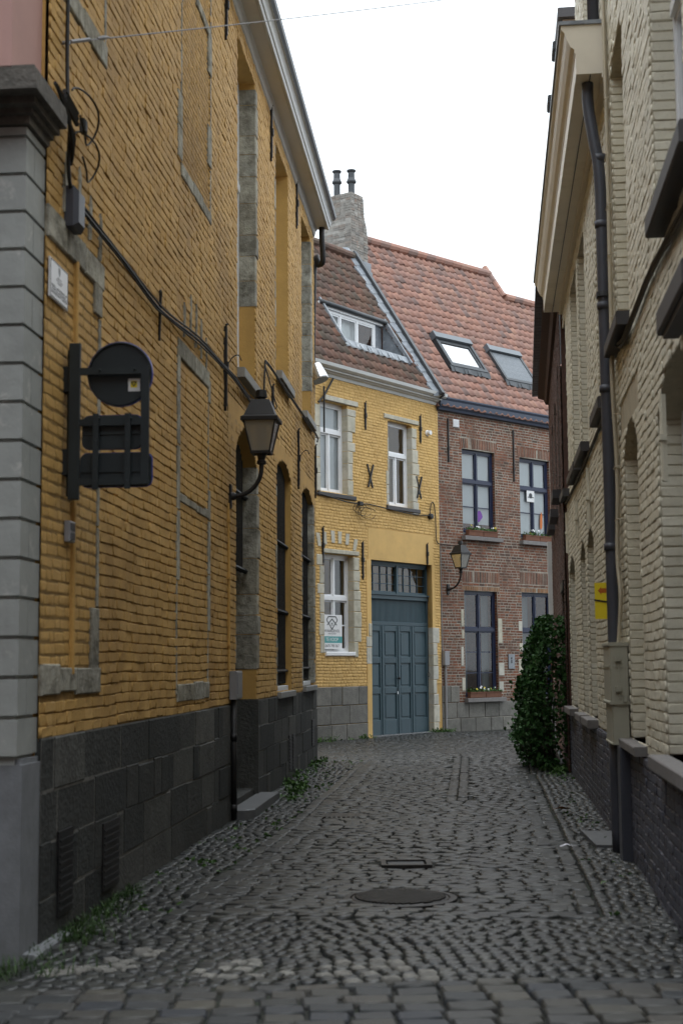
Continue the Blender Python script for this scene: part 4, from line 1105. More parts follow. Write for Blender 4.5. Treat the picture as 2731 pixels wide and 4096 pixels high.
for u, w in ((4.86, -2.95), (5.04, -2.62)):
    q = MB(); q.lathe(Y.p(u, 13.55, w), [(.085, 0), (.085, .36), (.125, .40), (.13, .43), (.09, .52), (.085, .66), (.12, .70), (.12, .73), (.05, .74)], 18); part('chimney_flue', q, M['zinc'], ch, smooth=False)
q = MB(); q.fbox(Y, 4.68, 5.47, 11.55, 11.85, -2.39, -2.33); q.bar(Y.p(4.75, 11.6, -2.33), Y.p(5.45, 11.55, -2.33), .12, .1); part('flashing', q, M['lead'], ch)

# ------------------------------------------------------------------ red-brown brick house
BH = root('brick_house', B.p(2, 0, 0), 'red-brown brick house with blue window frames, blue gutter and orange pantile roof', 'house')
V1 = (.85, 2.08, 4.78, 6.84, 0); V2 = (3.05, 4.28, 4.78, 6.83, 0); V3 = (.85, 2.08, .80, 3.36, 0); V4 = (3.03, 4.26, .80, 3.38, 0)
V5 = (5.2, 6.4, 4.78, 6.83, 0)
BA, BB = .0, 8.0
bk = MB(); backing(bk, B, BA, BB, -.1, 7.75, [V1, V2, V3, V4, V5])
br = MB()
arch = [(h[0] - .07, h[1] + .07, h[3], h[3] + .26) for h in (V1, V2, V5)] + [(V3[0] - .06, V3[1] + .1, 3.36, 3.84), (V4[0] - .06, V4[1] + .1, 3.38, 3.90)]
bricks(br, B, BA, BB, .66, 7.72, [V1, V2, V3, V4, V5], arch, h=.068, L=.205, proud=.003, joint=.017, inset=.003, wob=.003, jit=.003, base=-.004)
for h in (V1, V2, V3, V4, V5):
    reveal(bk, B, h, .12)
    J = Fac(B.p(h[1], 0, 0)[:2], 0, 1); J.t = -B.n; J.n = -B.t
    bricks(br, J, .004, .12, h[2], h[3], h=.066, L=.4, proud=.006, joint=.012, inset=.004, header=0, base=.0)
be = MB()
for k, (a, b, c, d) in enumerate(arch):                                # soldier-brick arches
    sets = [(c, d, br, .022)] if k < 3 else [(c, c + .12, be, 0), (c + .2, d, br, 0)]
    for c2, d2, tgt, rise in sets:
        n = int((b - a) / .062)
        for i in range(n):
            u0 = a + (b - a) * i / n; u1 = a + (b - a) * (i + 1) / n; t = (i + .5) / n * 2 - 1
            rz = rise * (1 - t * t); fl = .035 * t if rise else .01 * t
            tgt.fprism(B, [(u0 + .011, c2 + .01 + rz), (u1 - .011, c2 + .01 + rz), (u1 - .011 + fl, d2 - .012 + rz), (u0 + .011 + fl, d2 - .012 + rz)], -.01, .006 + rng.normal(0, .003))
    if k >= 3: bricks(br, B, a, b, c + .125, c + .2, h=.066, L=.205, proud=.006, joint=.013, inset=.005, base=-.006)
part('wall', [(br, M['brick']), (bk, M['mortar']), (be, M['brick_edge'])], None, BH)
body(BH, B, BA, BB, 6.5, -.1, 7.7, M['brick'])
pl = MB()
z = -.1
for ht in (.40, .38):
    u = 0.
    while u < BB - .02:
        ln = min(rng.uniform(.35, .8), BB - u); pl.fbox(B, u + .005, u + ln - .005, z + .005, z + ht - .005, -.02, .02 + rng.uniform(-.006, .006), bev=.012); u += ln
    z += ht
for a, b, c, d in ((.0, .3, .68, 1.08), (.3, .62, .68, 1.07)): pl.fbox(B, a + .005, b - .005, c + .005, d - .005, -.02, .02, bev=.012)
part('plinth', pl, M['plinth_far'], BH)
q = MB()
for u, z0, z1, wd_ in ((.72, .95, 1.25, .12), (.70, 1.55, 2.0, .1), (.72, 2.5, 2.9, .1), (.74, 2.2, 2.4, .08), (2.09, 2.1, 2.7, .15), (2.09, 1.3, 1.6, .2), (2.09, .9, 1.15, .16), (2.88, 2.4, 2.65, .14), (2.86, 1.35, 1.7, .16), (2.9, 1.9, 2.1, .12)):
    q.fbox(B, u, u + wd_, z0, z1, -.01, .012, bev=.006)
part('quoin_stones', q, M['stone_far'], BH)
for h, tr_, rows, cu in ((V1, 6.05, 2, [(V1[0] + .03, V1[1] - .03, 5.02, 6.82, M['blind'])]), (V2, 6.05, 2, [(V2[0] + .03, V2[1] - .03, 4.86, 6.82, M['blind'])]),
                         (V3, 2.42, 3, [(V3[0] + .1, V3[0] + .32, .9, 3.3, M['curtain_grey']), (V3[1] - .35, V3[1] - .1, .9, 3.3, M['curtain_grey'])]), (V4, 2.42, 3, [(V4[0] + .1, V4[0] + .5, .9, 3.3, M['curtain_grey'])]), (V5, 6.05, 2, [])):
    o = window(BH, B, h[0], h[1], h[2], h[3], -.08, (M['blue_frame'], M['glass']), 2, (tr_,), ft=.065, curtain=cu, rows_each=rows)
    q = MB(); q.fbox(B, h[0] - .06, h[1] + .14, h[2] - .19 if h[2] > 3 else h[2] - .13, h[2] - .09 if h[2] > 3 else h[2] - .03, -.1, .13, bev=.008); q.fbox(B, h[0], h[1], h[2] - .1, h[2], -.1, .0)
    part('sill', q, M['sill_brown'], o)
for u, a, b in ((.35, 6.45, 7.52), (2.81, 6.18, 7.5)):
    q = MB(); q.fbox(B, u - .02, u + .02, a, b, .0, .04, bev=.006); q.fbox(B, u - .03, u + .03, a + .3, a + .36, .0, .05); part('wall_anchor', q, M['black'], BH)
q = MB(); q.fbox(B, .54, .75, 7.34, 7.53, .0, .02)
for z in np.arange(7.355, 7.52, .028): q.fbox(B, .55, .74, z, z + .016, .02, .03)
part('air_grille', q, M['white_frame'], BH)
q = MB(); q.sweep(B, [(.02, 7.68), (.10, 7.69), (.12, 7.74), (.16, 7.78), (.17, 7.92), (.2, 7.97), (.2, 8.0), (.02, 8.0)], -.06, BB); part('gutter', q, M['blue_gutter'], BH)
PB = 55; cb, sb = math.cos(math.radians(PB)), math.sin(math.radians(PB))
def brf(u, s, off=-.03): return B.p(u, 7.78 + s * sb + off * cb, .16 - s * cb + off * sb)
SK1 = (1.24, 2.66, 1.50, 2.62); SK2 = (3.30, 4.66, 1.38, 2.58)
def keepb(u, s):
    for k in (SK1, SK2):
        if k[0] - .05 < u < k[1] + .05 and k[2] - .05 < s < k[3] + .02: return False
    if u > 5.95 and s > 5.2: return False
    return True
q = MB(); pantiles(q, B, .16, 7.78, PB, -.02, 10.98, 0., 6.15, keep=keepb)
rs = MB()
rs.add([brf(-.1, 0), brf(5.95, 0), brf(5.95, 6.17), brf(-.1, 6.17)], [(0, 1, 2, 3)]); rs.add([brf(5.95, 0), brf(11, 0), brf(11, 5.2), brf(5.95, 5.2)], [(0, 1, 2, 3)])
rw = .16 - 6.17 * cb
rs.add([brf(-.1, 6.17), brf(5.95, 6.17), B.p(5.95, 7.7, rw - 3.5), B.p(-.1, 7.7, rw - 3.5)], [(0, 1, 2, 3)])
rs.add([brf(-.1, 0), brf(-.1, 6.17), B.p(-.1, 7.7, rw - 3.5)], [(0, 1, 2)]); rs.add([brf(5.95, 5.2), brf(5.95, 6.17), B.p(5.95, 7.7, rw - 3.5), B.p(5.95, 7.7, .16 - 5.2 * cb)], [(0, 1, 2, 3)])
bo = part('roof', [(q, M['tile_new']), (rs, M['tile_new'])], None, BH, smooth=(0,))
q = MB()
for u0, u1, s in ((-.05, 5.95, 6.15), (5.95, 11, 5.2)):
    for u in np.arange(u0, u1 - .2, .36):
        a = brf(u, s, .03); b = brf(min(u + .4, u1), s, .045); q.tube([a, b], [.13, .115], 10, r=rng.random())
for s in np.arange(5.2, 6.15, .3): q.tube([brf(5.93, s, .05), brf(5.93, s + .33, .05)], .09, 8, r=rng.random())
part('ridge_tiles', q, M['tile_new'], bo)
bn = B.n * sb + np.array([0, 0, cb])
for k, (a, b, c, d) in enumerate((SK1, SK2)):
    q = MB()
    def sbx(m_, u0, u1, s0, s1, o0, o1):
        m_.box8([brf(u0, s0, o0), brf(u1, s0, o0), brf(u1, s1, o0), brf(u0, s1, o0), brf(u0, s0, o1), brf(u1, s0, o1), brf(u1, s1, o1), brf(u0, s1, o1)])
    for x0, x1, y0, y1 in ((a, a + .09, c, d), (b - .09, b, c, d), (a + .09, b - .09, c, c + .09)): sbx(q, x0, x1, y0, y1, -.05, .10)
    sk = part('skylight', q, M['zinc'], bo)
    q = MB(); sbx(q, a - .01, b + .01, d - .13, d + .05, -.03, .15); sbx(q, a - .02, a + .08, d - .15, d + .06, .0, .165); part('shutter_box', q, M['zinc_mid'], sk)
    q = MB()
    if k == 0:
        q.add([brf(a + .09, c + .09, .05), brf(b - .09, c + .09, .05), brf(b - .09, d - .15, .05), brf(a + .09, d - .15, .05)], [(0, 1, 2, 3)]); part('pane', q, M['glass_sky'], sk)
        q = MB()
        for x0, x1, y0, y1 in ((a + .1, a + .16, c + .09, d - .15), (b - .16, b - .1, c + .09, d - .15), (a + .16, b - .16, c + .09, c + .16), (a + .16, b - .16, d - .24, d - .15)): sbx(q, x0, x1, y0, y1, .05, .075)
        part('sash', q, M['zinc'], sk)
    else:
        for s in np.arange(c + .09, d - .17, .05): sbx(q, a + .09, b - .09, s + .003, s + .047, .06, .085)
        part('roller_shutter', q, M['zinc_mid'], sk)
    q = MB()
    for i in range(12):
        x0 = a - .05 + (b - a + .1) * i / 12; x1 = a - .05 + (b - a + .1) * (i + 1) / 12; kk = .015 * math.sin(i * 1.57) + .015
        q.add([brf(x0, c + .02, .09), brf(x1, c + .02, .09), brf(x1, c - .16, .03 + kk), brf(x0, c - .16, .03 + kk)], [(0, 1, 2, 3)])
    part('flashing', q, M['zinc'], sk)

# ------------------------------------------------------------------ dark brick house beyond the cream one
NH = root('dark_brick_house', R2.p(2, 0, 0), 'narrow dark brown brick house with wooden eaves behind the ivy, past the cream house', 'house')
hs = [(1.0, 1.8, 4.3, 6.2, .1), (2.9, 4.1, 4.2, 6.0, .1), (.55, 1.75, .1, 2.7, 0), (5.2, 6.3, 4.2, 6.0, .1)]
bk = MB(); backing(bk, R2, 0, 8.6, -.1, 7.3, hs)
br = MB(); bricks(br, R2, 0, 8.6, 0, 7.3, hs, h=.066, L=.21, proud=.007, joint=.012, inset=.006, wob=.004, jit=.004)
for h in hs:
    reveal(bk, R2, h, .2)
    J = Fac(R2.p(h[1], 0, 0)[:2], 0, 1); J.t = -R2.n; J.n = -R2.t
    bricks(br, J, .004, .2, h[2], h[3], h=.066, L=.21, proud=.006, joint=.012, inset=.005, header=.2, base=.0)
part('wall', [(br, M['brick_dark']), (bk, M['mortar_dark'])], None, NH)
for h in hs:
    if h[2] < 1:
        q = MB(); q.fbox(R2, h[0], h[1], h[2], h[3], -.24, -.18); q.fbox(R2, h[0] - .1, h[1] + .1, h[3], h[3] + .14, -.05, .03); part('door', q, M['black'], NH)
    else:
        o = window(NH, R2, h[0], h[1], h[2], h[3] + .1, -.16, (M['black'], M['glass']), 2, (h[2] + 1.2,), ft=.06)
        q = MB(); q.fbox(R2, h[0] - .1, h[1] + .1, h[2] - .16, h[2] - .03, -.1, .14, bev=.01); part('sill', q, M['sill_dark'], o)
body(NH, R2, 0, 8.6, 6, -.1, 7.3, M['brick_dark'])
q = MB(); q.sweep(R2, [(0, 7.0), (.06, 7.0), (.10, 7.1), (.22, 7.14), (.22, 7.22), (0, 7.22)], -.05, 8.62); eo = part('eaves', q, M['brick_dark'], NH)
q = MB()
for i, u in enumerate(np.arange(-.05, 8.6, .24)): q.fbox(R2, u + .01, u + .23, 7.22, 7.29, .1, .34)
q.add([R2.p(-.05, 7.26, .34), R2.p(8.62, 7.26, .34), R2.p(8.62, 10, -2.5), R2.p(-.05, 10, -2.5), R2.p(8.62, 7.2, -6), R2.p(-.05, 7.2, -6)], [(0, 1, 2, 3), (3, 2, 4, 5)])
part('roof', q, M['zinc'], NH)
q = MB(); q.fbox(R2, 8.5, 8.62, 1.9, 4.1, .0, .10, bev=.01); part('corner_post', q, M['white_trim'], NH)
# ------------------------------------------------------------------ unseen houses added round the cross street to shade the foreground
XF = Fac((-13, -1.4), 90, -1)
XH = root('shade_house', XF.p(13, 0, 0), 'unseen brown brick house added behind the viewpoint to shade the foreground', 'house')
hs = [(1.2 + 2.6 * k, 2.4 + 2.6 * k, z, z + 2.1, 0) for k in range(9) for z in (1.0, 4.4, 7.6)]
q = MB(); backing(q, XF, 0, 26, -.1, 11.2, hs)
for h in hs: reveal(q, XF, h, .15)
part('wall', q, M['brick_back'], XH); body(XH, XF, 0, 26, 6, -.1, 11.2, M['brick_back'])
for h in hs: window(XH, XF, h[0], h[1], h[2], h[3], -.12, (M['white_frame'], M['glass']), 2, (h[2] + 1.4,), ft=.07)
q = MB(); q.sweep(XF, [(0, 11.0), (.3, 11.1), (.35, 11.3), (0, 11.3)], 0, 26); part('cornice', q, M['white_trim'], XH)
q = MB(); q.add([XF.p(0, 11.3, .3), XF.p(26, 11.3, .3), XF.p(26, 14.5, -3), XF.p(0, 14.5, -3), XF.p(26, 11.2, -6), XF.p(0, 11.2, -6)], [(0, 1, 2, 3), (3, 2, 4, 5)]); part('roof', q, M['tile_old'], XH)
def end_shade_house(F, ln, label):  # out-of-view block added to cut low sky light on the near walls
    o = root('shade_house', F.p(ln / 2, 0, 0), label, 'house')
    hs_ = [(1. + 2.5 * k, 2.1 + 2.5 * k, z, z + 2., 0) for k in range(3) for z in (1.0, 4.4, 7.4)]
    q_ = MB(); backing(q_, F, 0, ln, -.1, 10.4, hs_)
    for h_ in hs_: reveal(q_, F, h_, .15)
    part('wall', q_, M['brick_back'], o); body(o, F, 0, ln, 6, -.1, 10.4, M['brick_back'])
    for h_ in hs_: window(o, F, h_[0], h_[1], h_[2], h_[3], -.12, (M['white_frame'], M['glass']), 2, (h_[2] + 1.4,), ft=.07)
    q_ = MB(); q_.add([F.p(0, 10.4, .3), F.p(ln, 10.4, .3), F.p(ln, 13.4, -3), F.p(0, 13.4, -3), F.p(ln, 10.3, -6), F.p(0, 10.3, -6)], [(0, 1, 2, 3), (3, 2, 4, 5)]); part('roof', q_, M['tile_old'], o)
end_shade_house(Fac((9.2, -1.2), 4, -1), 8.0, 'unseen brown brick house added at the right end of the cross street for shade')
end_shade_house(Fac((-9.5, -1.2), 4, 1), 8.5, 'unseen brown brick house added at the left end of the cross street for shade')
# ------------------------------------------------------------------ things on the walls
def wall_lamp(F, u, zp, reach, zl, sc, label, arm_drop=.55):
    """Square tapering lantern on a quarter-circle bracket."""
    o = root('wall_lamp', F.p(u, zp, 0), label, 'street lamp', 'old lanterns on wall brackets')
    q = MB(); q.fbox(F, u - .05 * sc, u + .05 * sc, zp - .14 * sc, zp + .14 * sc, 0, .035, bev=.01)
    q.lathe(F.p(u, zp, .035), [(.05 * sc, 0), (.045 * sc, .03), (.03 * sc, .05)], 14, axis=F.n); part('wall_plate', q, M['black'], o)
    q = MB(); zb = zl - .02; r = min(reach - .06, zb - zp - .03)
    pts = [F.p(u, zp, .05), F.p(u, zp, reach - r)] + [F.p(u, zp + r - r * math.cos(a), reach - r + r * math.sin(a)) for a in np.linspace(.2, math.pi / 2, 8)] + [F.p(u, zb, reach)]
    q.tube(pts, .026 * sc, 12); part('bracket', q, M['black'], o, smooth=True)
    c = F.p(u, zl, reach)
    q = MB(); q.lathe(c, [(.03 * sc, -.14 * sc), (.055 * sc, -.13 * sc), (.055 * sc, -.10 * sc), (.04 * sc, -.08 * sc), (.05 * sc, -.04 * sc), (.085 * sc, 0), (.1 * sc, .005)], 16); part('collar', q, M['black'], o)
    def P(a, b, z): return c + F.t * a + F.n * b + np.array([0, 0, z])
    b0, b1, h0, h1 = .105 * sc, .185 * sc, .0, .37 * sc
    cs = [(-1, -1), (1, -1), (1, 1), (-1, 1)]
    q = MB()
    for x, y in cs: q.bar(P(x * b0, y * b0, h0), P(x * b1, y * b1, h1), .018 * sc, .018 * sc, up=F.t)
    for k in range(4):
        (x, y), (x2, y2) = cs[k], cs[(k + 1) % 4]
        q.bar(P(x * b0, y * b0, h0), P(x2 * b0, y2 * b0, h0), .025 * sc, .03 * sc); q.bar(P(x * b1, y * b1, h1), P(x2 * b1, y2 * b1, h1), .02 * sc, .03 * sc)
    fr = part('lantern_frame', q, M['black'], o)
    q = MB()
    for k in range(4):
        (x, y), (x2, y2) = cs[k], cs[(k + 1) % 4]
        q.add([P(x * b0, y * b0, h0), P(x2 * b0, y2 * b0, h0), P(x2 * b1, y2 * b1, h1), P(x * b1, y * b1, h1)], [(0, 1, 2, 3)])
    part('pane', q, M['glass_lamp'], fr)
    q = MB(); rr = [(b1 + .03 * sc, h1 - .01), (b1 + .03 * sc, h1 + .03 * sc), (b1 * .98, h1 + .05 * sc), (.105 * sc, h1 + .24 * sc), (.095 * sc, h1 + .245 * sc)]
    V = [P(x * a, y * a, z) for a, z in rr for x, y in cs]
    q.add(V, [(k * 4 + i, k * 4 + (i + 1) % 4, k * 4 + 4 + (i + 1) % 4, k * 4 + 4 + i) for k in range(4) for i in range(4)] + [(0, 3, 2, 1), (16, 17, 18, 19)])
    part('lantern_roof', q, M['black'], o)
    q = MB(); q.lathe(P(0, 0, h1 + .245 * sc), [(.045 * sc, 0), (.045 * sc, .03 * sc), (.07 * sc, .035 * sc), (.06 * sc, .12 * sc), (.0, .125 * sc)], 14); part('vent_cap', q, M['black'], o)
    q = MB(); pr = [(.08 * sc, 0), (.075 * sc, .03 * sc), (.045 * sc, .1 * sc), (.045 * sc, .13 * sc)]
    for i in range(4): pr += [(.068 * sc, (.14 + .035 * i) * sc), (.066 * sc, (.155 + .035 * i) * sc), (.05 * sc, (.16 + .035 * i) * sc)]
    pr += [(.06 * sc, .285 * sc), (.0, .29 * sc)]
    q.lathe(P(0, 0, .01), pr, 16); part('lamp_holder', q, M['lamp_body'], o)
    return o


wall_lamp(L, .0, 3.39, .355, 3.85, .92, 'black lantern on a curved bracket by the barred door of the long ochre house')
wall_lamp(B, .26, 3.37, .43, 3.86, .88, 'small black lantern on the brick house wall, just right of the teal gate')

# traffic sign seen from behind, on its hinged frame
SU = -6.35
def sp_(w, z): return L.p(SU, z, w)
SF = Fac(L.p(SU, 0, 0)[:2], 4.74 + 90, 1)          # plane square to the wall: u runs out over the street, w towards the viewer
so = root('road_sign', L.p(SU, 3.15, 0), 'round traffic sign with two small plates seen from behind on a black wall frame', 'road sign')
q = MB()
q.tube([L.p(SU + .05, 2.65, .03), L.p(SU + .05, 3.57, .03)], .016, 8)
for z in (2.78, 3.3): q.fbox(L, SU, SU + .1, z, z + .16, 0, .05)
hn = part('hinge_post', q, M['anthracite'], so)
q = MB()
for z in (2.80, 3.31): q.tube([L.p(SU + .03, z, .05), L.p(SU + .03, z + .14, .05)], .012, 8)
part('hinge_pin', q, M['galv'], hn)
q = MB()
q.fbox(SF, .045, .115, 2.62, 3.60, .0, .03, bev=.004); q.fbox(SF, .05, .06, 2.62, 3.60, -.03, .0)
for z in (3.42, 3.10, 2.73): q.fbox(SF, .09, .545, z - .022, z + .022, .004, .026)
q.fbox(SF, .50, .55, 2.71, 3.45, .006, .03)
for u in (.22, .42): q.fbox(SF, u - .018, u + .018, 2.68, 3.15, .028, .04)
for u, z in ((.22, 3.08), (.24, 3.12), (.42, 3.08), (.44, 3.12), (.22, 2.98), (.42, 2.98), (.22, 2.8), (.42, 2.8), (.22, 2.73), (.42, 2.73), (.24, 3.425), (.46, 3.425)): q.lathe(SF.p(u, z, .04), [(.006, -.02), (.006, .0), (.001, .003)], 6, axis=SF.n)
part('frame', q, M['anthracite'], so)
dc = (.358, 3.405)
q = MB(); q.lathe(SF.p(dc[0], dc[1], -.022), [(.195, -.012), (.199, -.01), (.203, .002), (.201, .02), (.195, .022), (.197, .008), (.0, .008)], 48, axis=SF.n)
ds = part('sign_disc', q, M['anthracite'], so, smooth=False)
q = MB(); q.lathe(SF.p(dc[0], dc[1], -.0365), [(.201, -.002), (.205, .0), (.205, .026), (.2025, .027), (.2025, .001)], 48, axis=SF.n); part('rim', q, M['signblue'], ds)
q = MB(); q.fbox(SF, .41, .485, 3.295, 3.375, -.0135, -.0115); st = part('sticker', q, M['signwhite'], ds)
q = MB(); q.fbox(SF, .425, .467, 3.318, 3.360, -.0115, -.0105); part('label', q, M['yellow'], st)
q = MB()
for a, b in (((.430, 3.353), (.462, 3.353)), ((.462, 3.353), (.446, 3.326)), ((.446, 3.326), (.430, 3.353))): q.bar(SF.p(*a, -.0095), SF.p(*b, -.0095), .006, .002, up=SF.n)
part('warning_mark', q, M['ink'], st)
def rplate(u0, u1, z0, z1, r):
    q_ = [(u0 + r - r * math.cos(a), z1 - r + r * math.sin(a)) for a in np.linspace(0, math.pi / 2, 5)] + [(u1 - r + r * math.sin(a), z1 - r + r * math.cos(a)) for a in np.linspace(0, math.pi / 2, 5)]
    return q_ + [(u1 - r + r * math.cos(a), z0 + r - r * math.sin(a)) for a in np.linspace(0, math.pi / 2, 5)] + [(u0 + r - r * math.sin(a), z0 + r - r * math.cos(a)) for a in np.linspace(0, math.pi / 2, 5)]
for a, b, c, d in ((.125, .50, 2.935, 3.145, )[:4], (.115, .562, 2.70, 2.91)):
    q = MB(); q.fprism(SF, rplate(a, b, c, d, .045), -.016, -.002); q.fbox(SF, a + .01, b - .01, c + .09, c + .105, -.002, .004)
    o = part('sign_plate', q, M['anthracite'], so)
    q = MB(); q.fprism(SF, rplate(a - .004, b + .004, c - .004, d + .004, .047), -.022, -.016); part('sign_face', q, M['signblue'], o)

# street name plate
sg = root('street_name_sign', L.p(-6.54, 3.94, .02), 'white enamel street name plate reading ZEUGSTEEG beside the grey quoins', 'street sign')
q = MB(); q.fbox(L, -6.735, -6.34, 3.81, 4.055, .012, .024, bev=.004); pn = part('panel', q, M['signwhite'], sg)
q = MB()
for a, b, c, d in ((-6.725, -6.35, 3.818, 3.823), (-6.725, -6.35, 4.042, 4.047), (-6.727, -6.721, 3.818, 4.047), (-6.354, -6.348, 3.818, 4.047)): q.fbox(L, a, b, c, d, .0241, .0252)
part('border', q, M['ink'], sg)
part('lettering', text_mb('ZEUGSTEEG', .075, L, -6.538, 3.868, .0255, sx=.84), M['ink'], sg)
q = MB(); q.fprism(L, [(-6.555, 4.03), (-6.52, 4.03), (-6.52, 4.0), (-6.538, 3.975), (-6.555, 4.0)], .0242, .0252)
for z, w in ((3.958, .09), (3.942, .14), (3.927, .08)): q.fbox(L, -6.538 - w / 2, -6.538 + w / 2, z, z + .005, .0242, .0252)
part('crest', q, M['grey_box'], sg)

# cables and boxes on the ochre wall
q = MB()
c1 = [(-6.52, 6.2, .05), (-6.52, 5.3, .05), (-6.55, 4.95, .08), (-6.5, 4.7, .06), (-6.35, 4.55, .05), (-6.0, 4.53, .05), (-5.0, 4.52, .05), (-4.0, 4.48, .05), (-3.4, 4.50, .05), (-2.0, 4.62, .05), (-.9, 4.66, .05), (.0, 4.66, .07), (1.0, 4.66, .05), (2.2, 4.68, .05), (2.5, 5.3, .05), (2.75, 5.42, .05), (4.5, 5.41, .07), (7.0, 5.45, .07), (9.0, 5.48, .05), (9.05, 5.4, .05)]
q.tube([L.p(a, b, c) for a, b, c in c1], .013, 6, smooth=4)
q.tube([L.p(a + .02, b + .022 + .012 * math.sin(a * 9), c + .004) for a, b, c in c1[4:14]], .009, 6, smooth=4)
q.tube([L.p(a, b - .024 + .01 * math.sin(a * 7), c) for a, b, c in c1[5:]], .008, 6, smooth=4)
q.tube([L.p(2.55, 5.35, .05), L.p(2.5, 5.3, .06), L.p(2.5, 4.8, .2), L.p(2.3, 4.6, .05)], .008, 6)
solo('facade_cable', q, M['rubber'], L.p(-6.5, 4.7, .05), 'bundle of black cables sagging along the ochre wall below the upper windows', 'cable')
q = MB(); q.fbox(L, -6.42, -6.22, 4.34, 4.60, .01, .10, bev=.03); solo('junction_box', q, M['pipe'], L.p(-6.32, 4.4, .01), 'dark grey junction box on the cable beside the grey pilaster cornice', 'junction box')
q = MB()
for k in range(2):
    c = (-6.50 + .05 * k, 5.12 - .25 * k); rr = .2 - .02 * k
    q.tube([L.p(c[0] + rr * 1.5 * math.cos(a) * .9 + .28, c[1] + rr * .8 * math.sin(a), .09 + .03 * math.sin(2 * a)) for a in np.linspace(2.6, 2.6 - 5.2, 18)], .007, 5)
for k in range(4): q.tube([L.p(-6.95 + .02 * k, 5.04, .10), L.p(-6.75 + .03 * k, 4.98 - .03 * k, .11), L.p(-6.55 + .01 * k, 4.80 + .02 * k, .10), L.p(-6.45, 4.72 + .015 * k, .06)], .012, 6, smooth=4)
q.fbox(L, -6.33, -6.27, 4.98, 5.07, .08, .12, bev=.01)
for k in range(3): q.tube([L.p(-6.78, 5.06 - .03 * k, .11), L.p(-6.5, 5.03 - .035 * k, .11)], .017, 6)
solo('cable_tangle', q, M['rubber'], L.p(-6.6, 4.9, .08), 'tangled loops of black cable at the top of the grey pilaster', 'cable')
q = MB(); q.fbox(L, -.05, .335, 1.245, 1.54, .02, .095, bev=.006); q.fbox(L, -.035, .32, 1.26, 1.525, .095, .10, bev=.003)
q.fbox(L, -.02, .0, 1.30, 1.5, .1, .106)
mo = solo('meter_box', q, M['grey_box'], L.p(.14, 1.25, .02), 'grey plastic meter box above a pipe, left of the dark front door', 'meter box')
q = MB(); q.tube([L.p(.02, 1.25, .055), L.p(.02, .0, .055)], .032, 10)
for z in (.12, .85): q.lathe(L.p(.02, z, .055), [(.036, -.04), (.036, .04)], 10)
solo('cable_pipe', q, M['black'], L.p(.02, 0, .05), 'black pipe running down from the grey meter box to the ground', 'pipe', smooth=True)
q = MB(); q.fbox(L, 1.60, 1.95, 1.62, 1.94, -.31, -.22, bev=.006); q.fbox(L, 1.64, 1.91, 1.66, 1.90, -.22, -.214)
solo('intercom', q, M['grey_box'], L.p(1.78, 1.62, -.3), 'grey intercom panel in the recess of the dark front door', 'intercom')
bb = root('wall_tag', L.p(-6.24, 2.43, .03), 'small blue-grey plastic box on the ochre wall below the road sign', 'wall box')
q = MB(); q.fbox(L, -6.31, -6.18, 2.37, 2.50, .01, .045, bev=.006); part('case', q, M['grey_box'], bb)
q = MB(); q.fbox(L, -6.295, -6.195, 2.385, 2.425, .045, .048); q.fbox(L, -6.295, -6.195, 2.44, 2.485, .045, .048); part('cover', q, M['pipe'], bb)
ds_ = MB()
P0, P1, P2, P3 = gnd(935, 3262), gnd(1000, 3262), gnd(1072, 3190), gnd(1000, 3188)
uu = [L.p(.10, 0, .0), L.p(.10, 0, .16), L.p(.22, 0, .25), L.p(2.25, 0, .25), L.p(2.25, 0, 0)]
V = [p + np.array([0, 0, -.05]) for p in uu] + [p + np.array([0, 0, .085]) for p in uu] + [p * .0 + (p + (np.mean(uu, 0) - p) * .03) + np.array([0, 0, .095]) for p in uu]
ds_.add(V, [(i, (i + 1) % 5, 5 + (i + 1) % 5, 5 + i) for i in range(5)] + [(5 + i, 5 + (i + 1) % 5, 10 + (i + 1) % 5, 10 + i) for i in range(5)] + [(10, 11, 12, 13, 14)])
solo('doorstep', ds_, M['mess'], L.p(1.1, 0, .1), 'worn grey stone step in front of the dark door', 'doorstep')
# floodlight on the end of the ochre house
fl = root('floodlight', L.p(8.95, 5.95, .02), 'silver bucket-shaped floodlight at the far end of the ochre house', 'floodlight')
fc = L.p(8.9, 5.93, .27); ax = (-L.t * .15 + L.n * .35 + np.array([0, 0, -.95]))
fx, fz = L.at(1268, 1540, .2)
fc = L.p(8.9, L.at(1268, 1516, .12)[1] + .1, .12); 
q = MB(); q.lathe(fc, [(.145, -.02), (.15, 0), (.105, .27), (.1, .28), (.0, .28)], 20, axis=-ax); part('housing', q, M['galv'], fl)
q = MB(); q.lathe(fc - ax * -.005, [(.138, 0), (.0, .004)], 20, axis=ax); part('lens', q, M['glass_lamp'], fl)
q = MB(); q.tube([L.p(8.96, fc[2] + .12, .0), L.p(8.96, fc[2] + .28, .06), fc - ax * .2], .016, 6); part('bracket', q, M['black'], fl)
# wire across the lane
a = L.p(-6.5, L.at(205, 112)[1], 0); b = R.p(-4.9, R.at(2290, 2)[1] + .02, .0)
q = MB(); pts = [a + (b - a) * t - np.array([0, 0, .03 * 4 * t * (1 - t)]) for t in np.linspace(0, 1, 24)]
q.tube(pts, .0045, 5); q.tube([a, a + L.n * .06], .012, 6); q.tube([a + (b - a) * t for t in (.01, .03)], .014, 6); q.lathe(a + (b - a) * .045, [(.008, -.06), (.016, 0), (.008, .06)], 8, axis=b - a)
solo('overhead_wire', q, M['grey_box'], a, 'thin steel wire strung high across the lane between the two houses', 'wire')
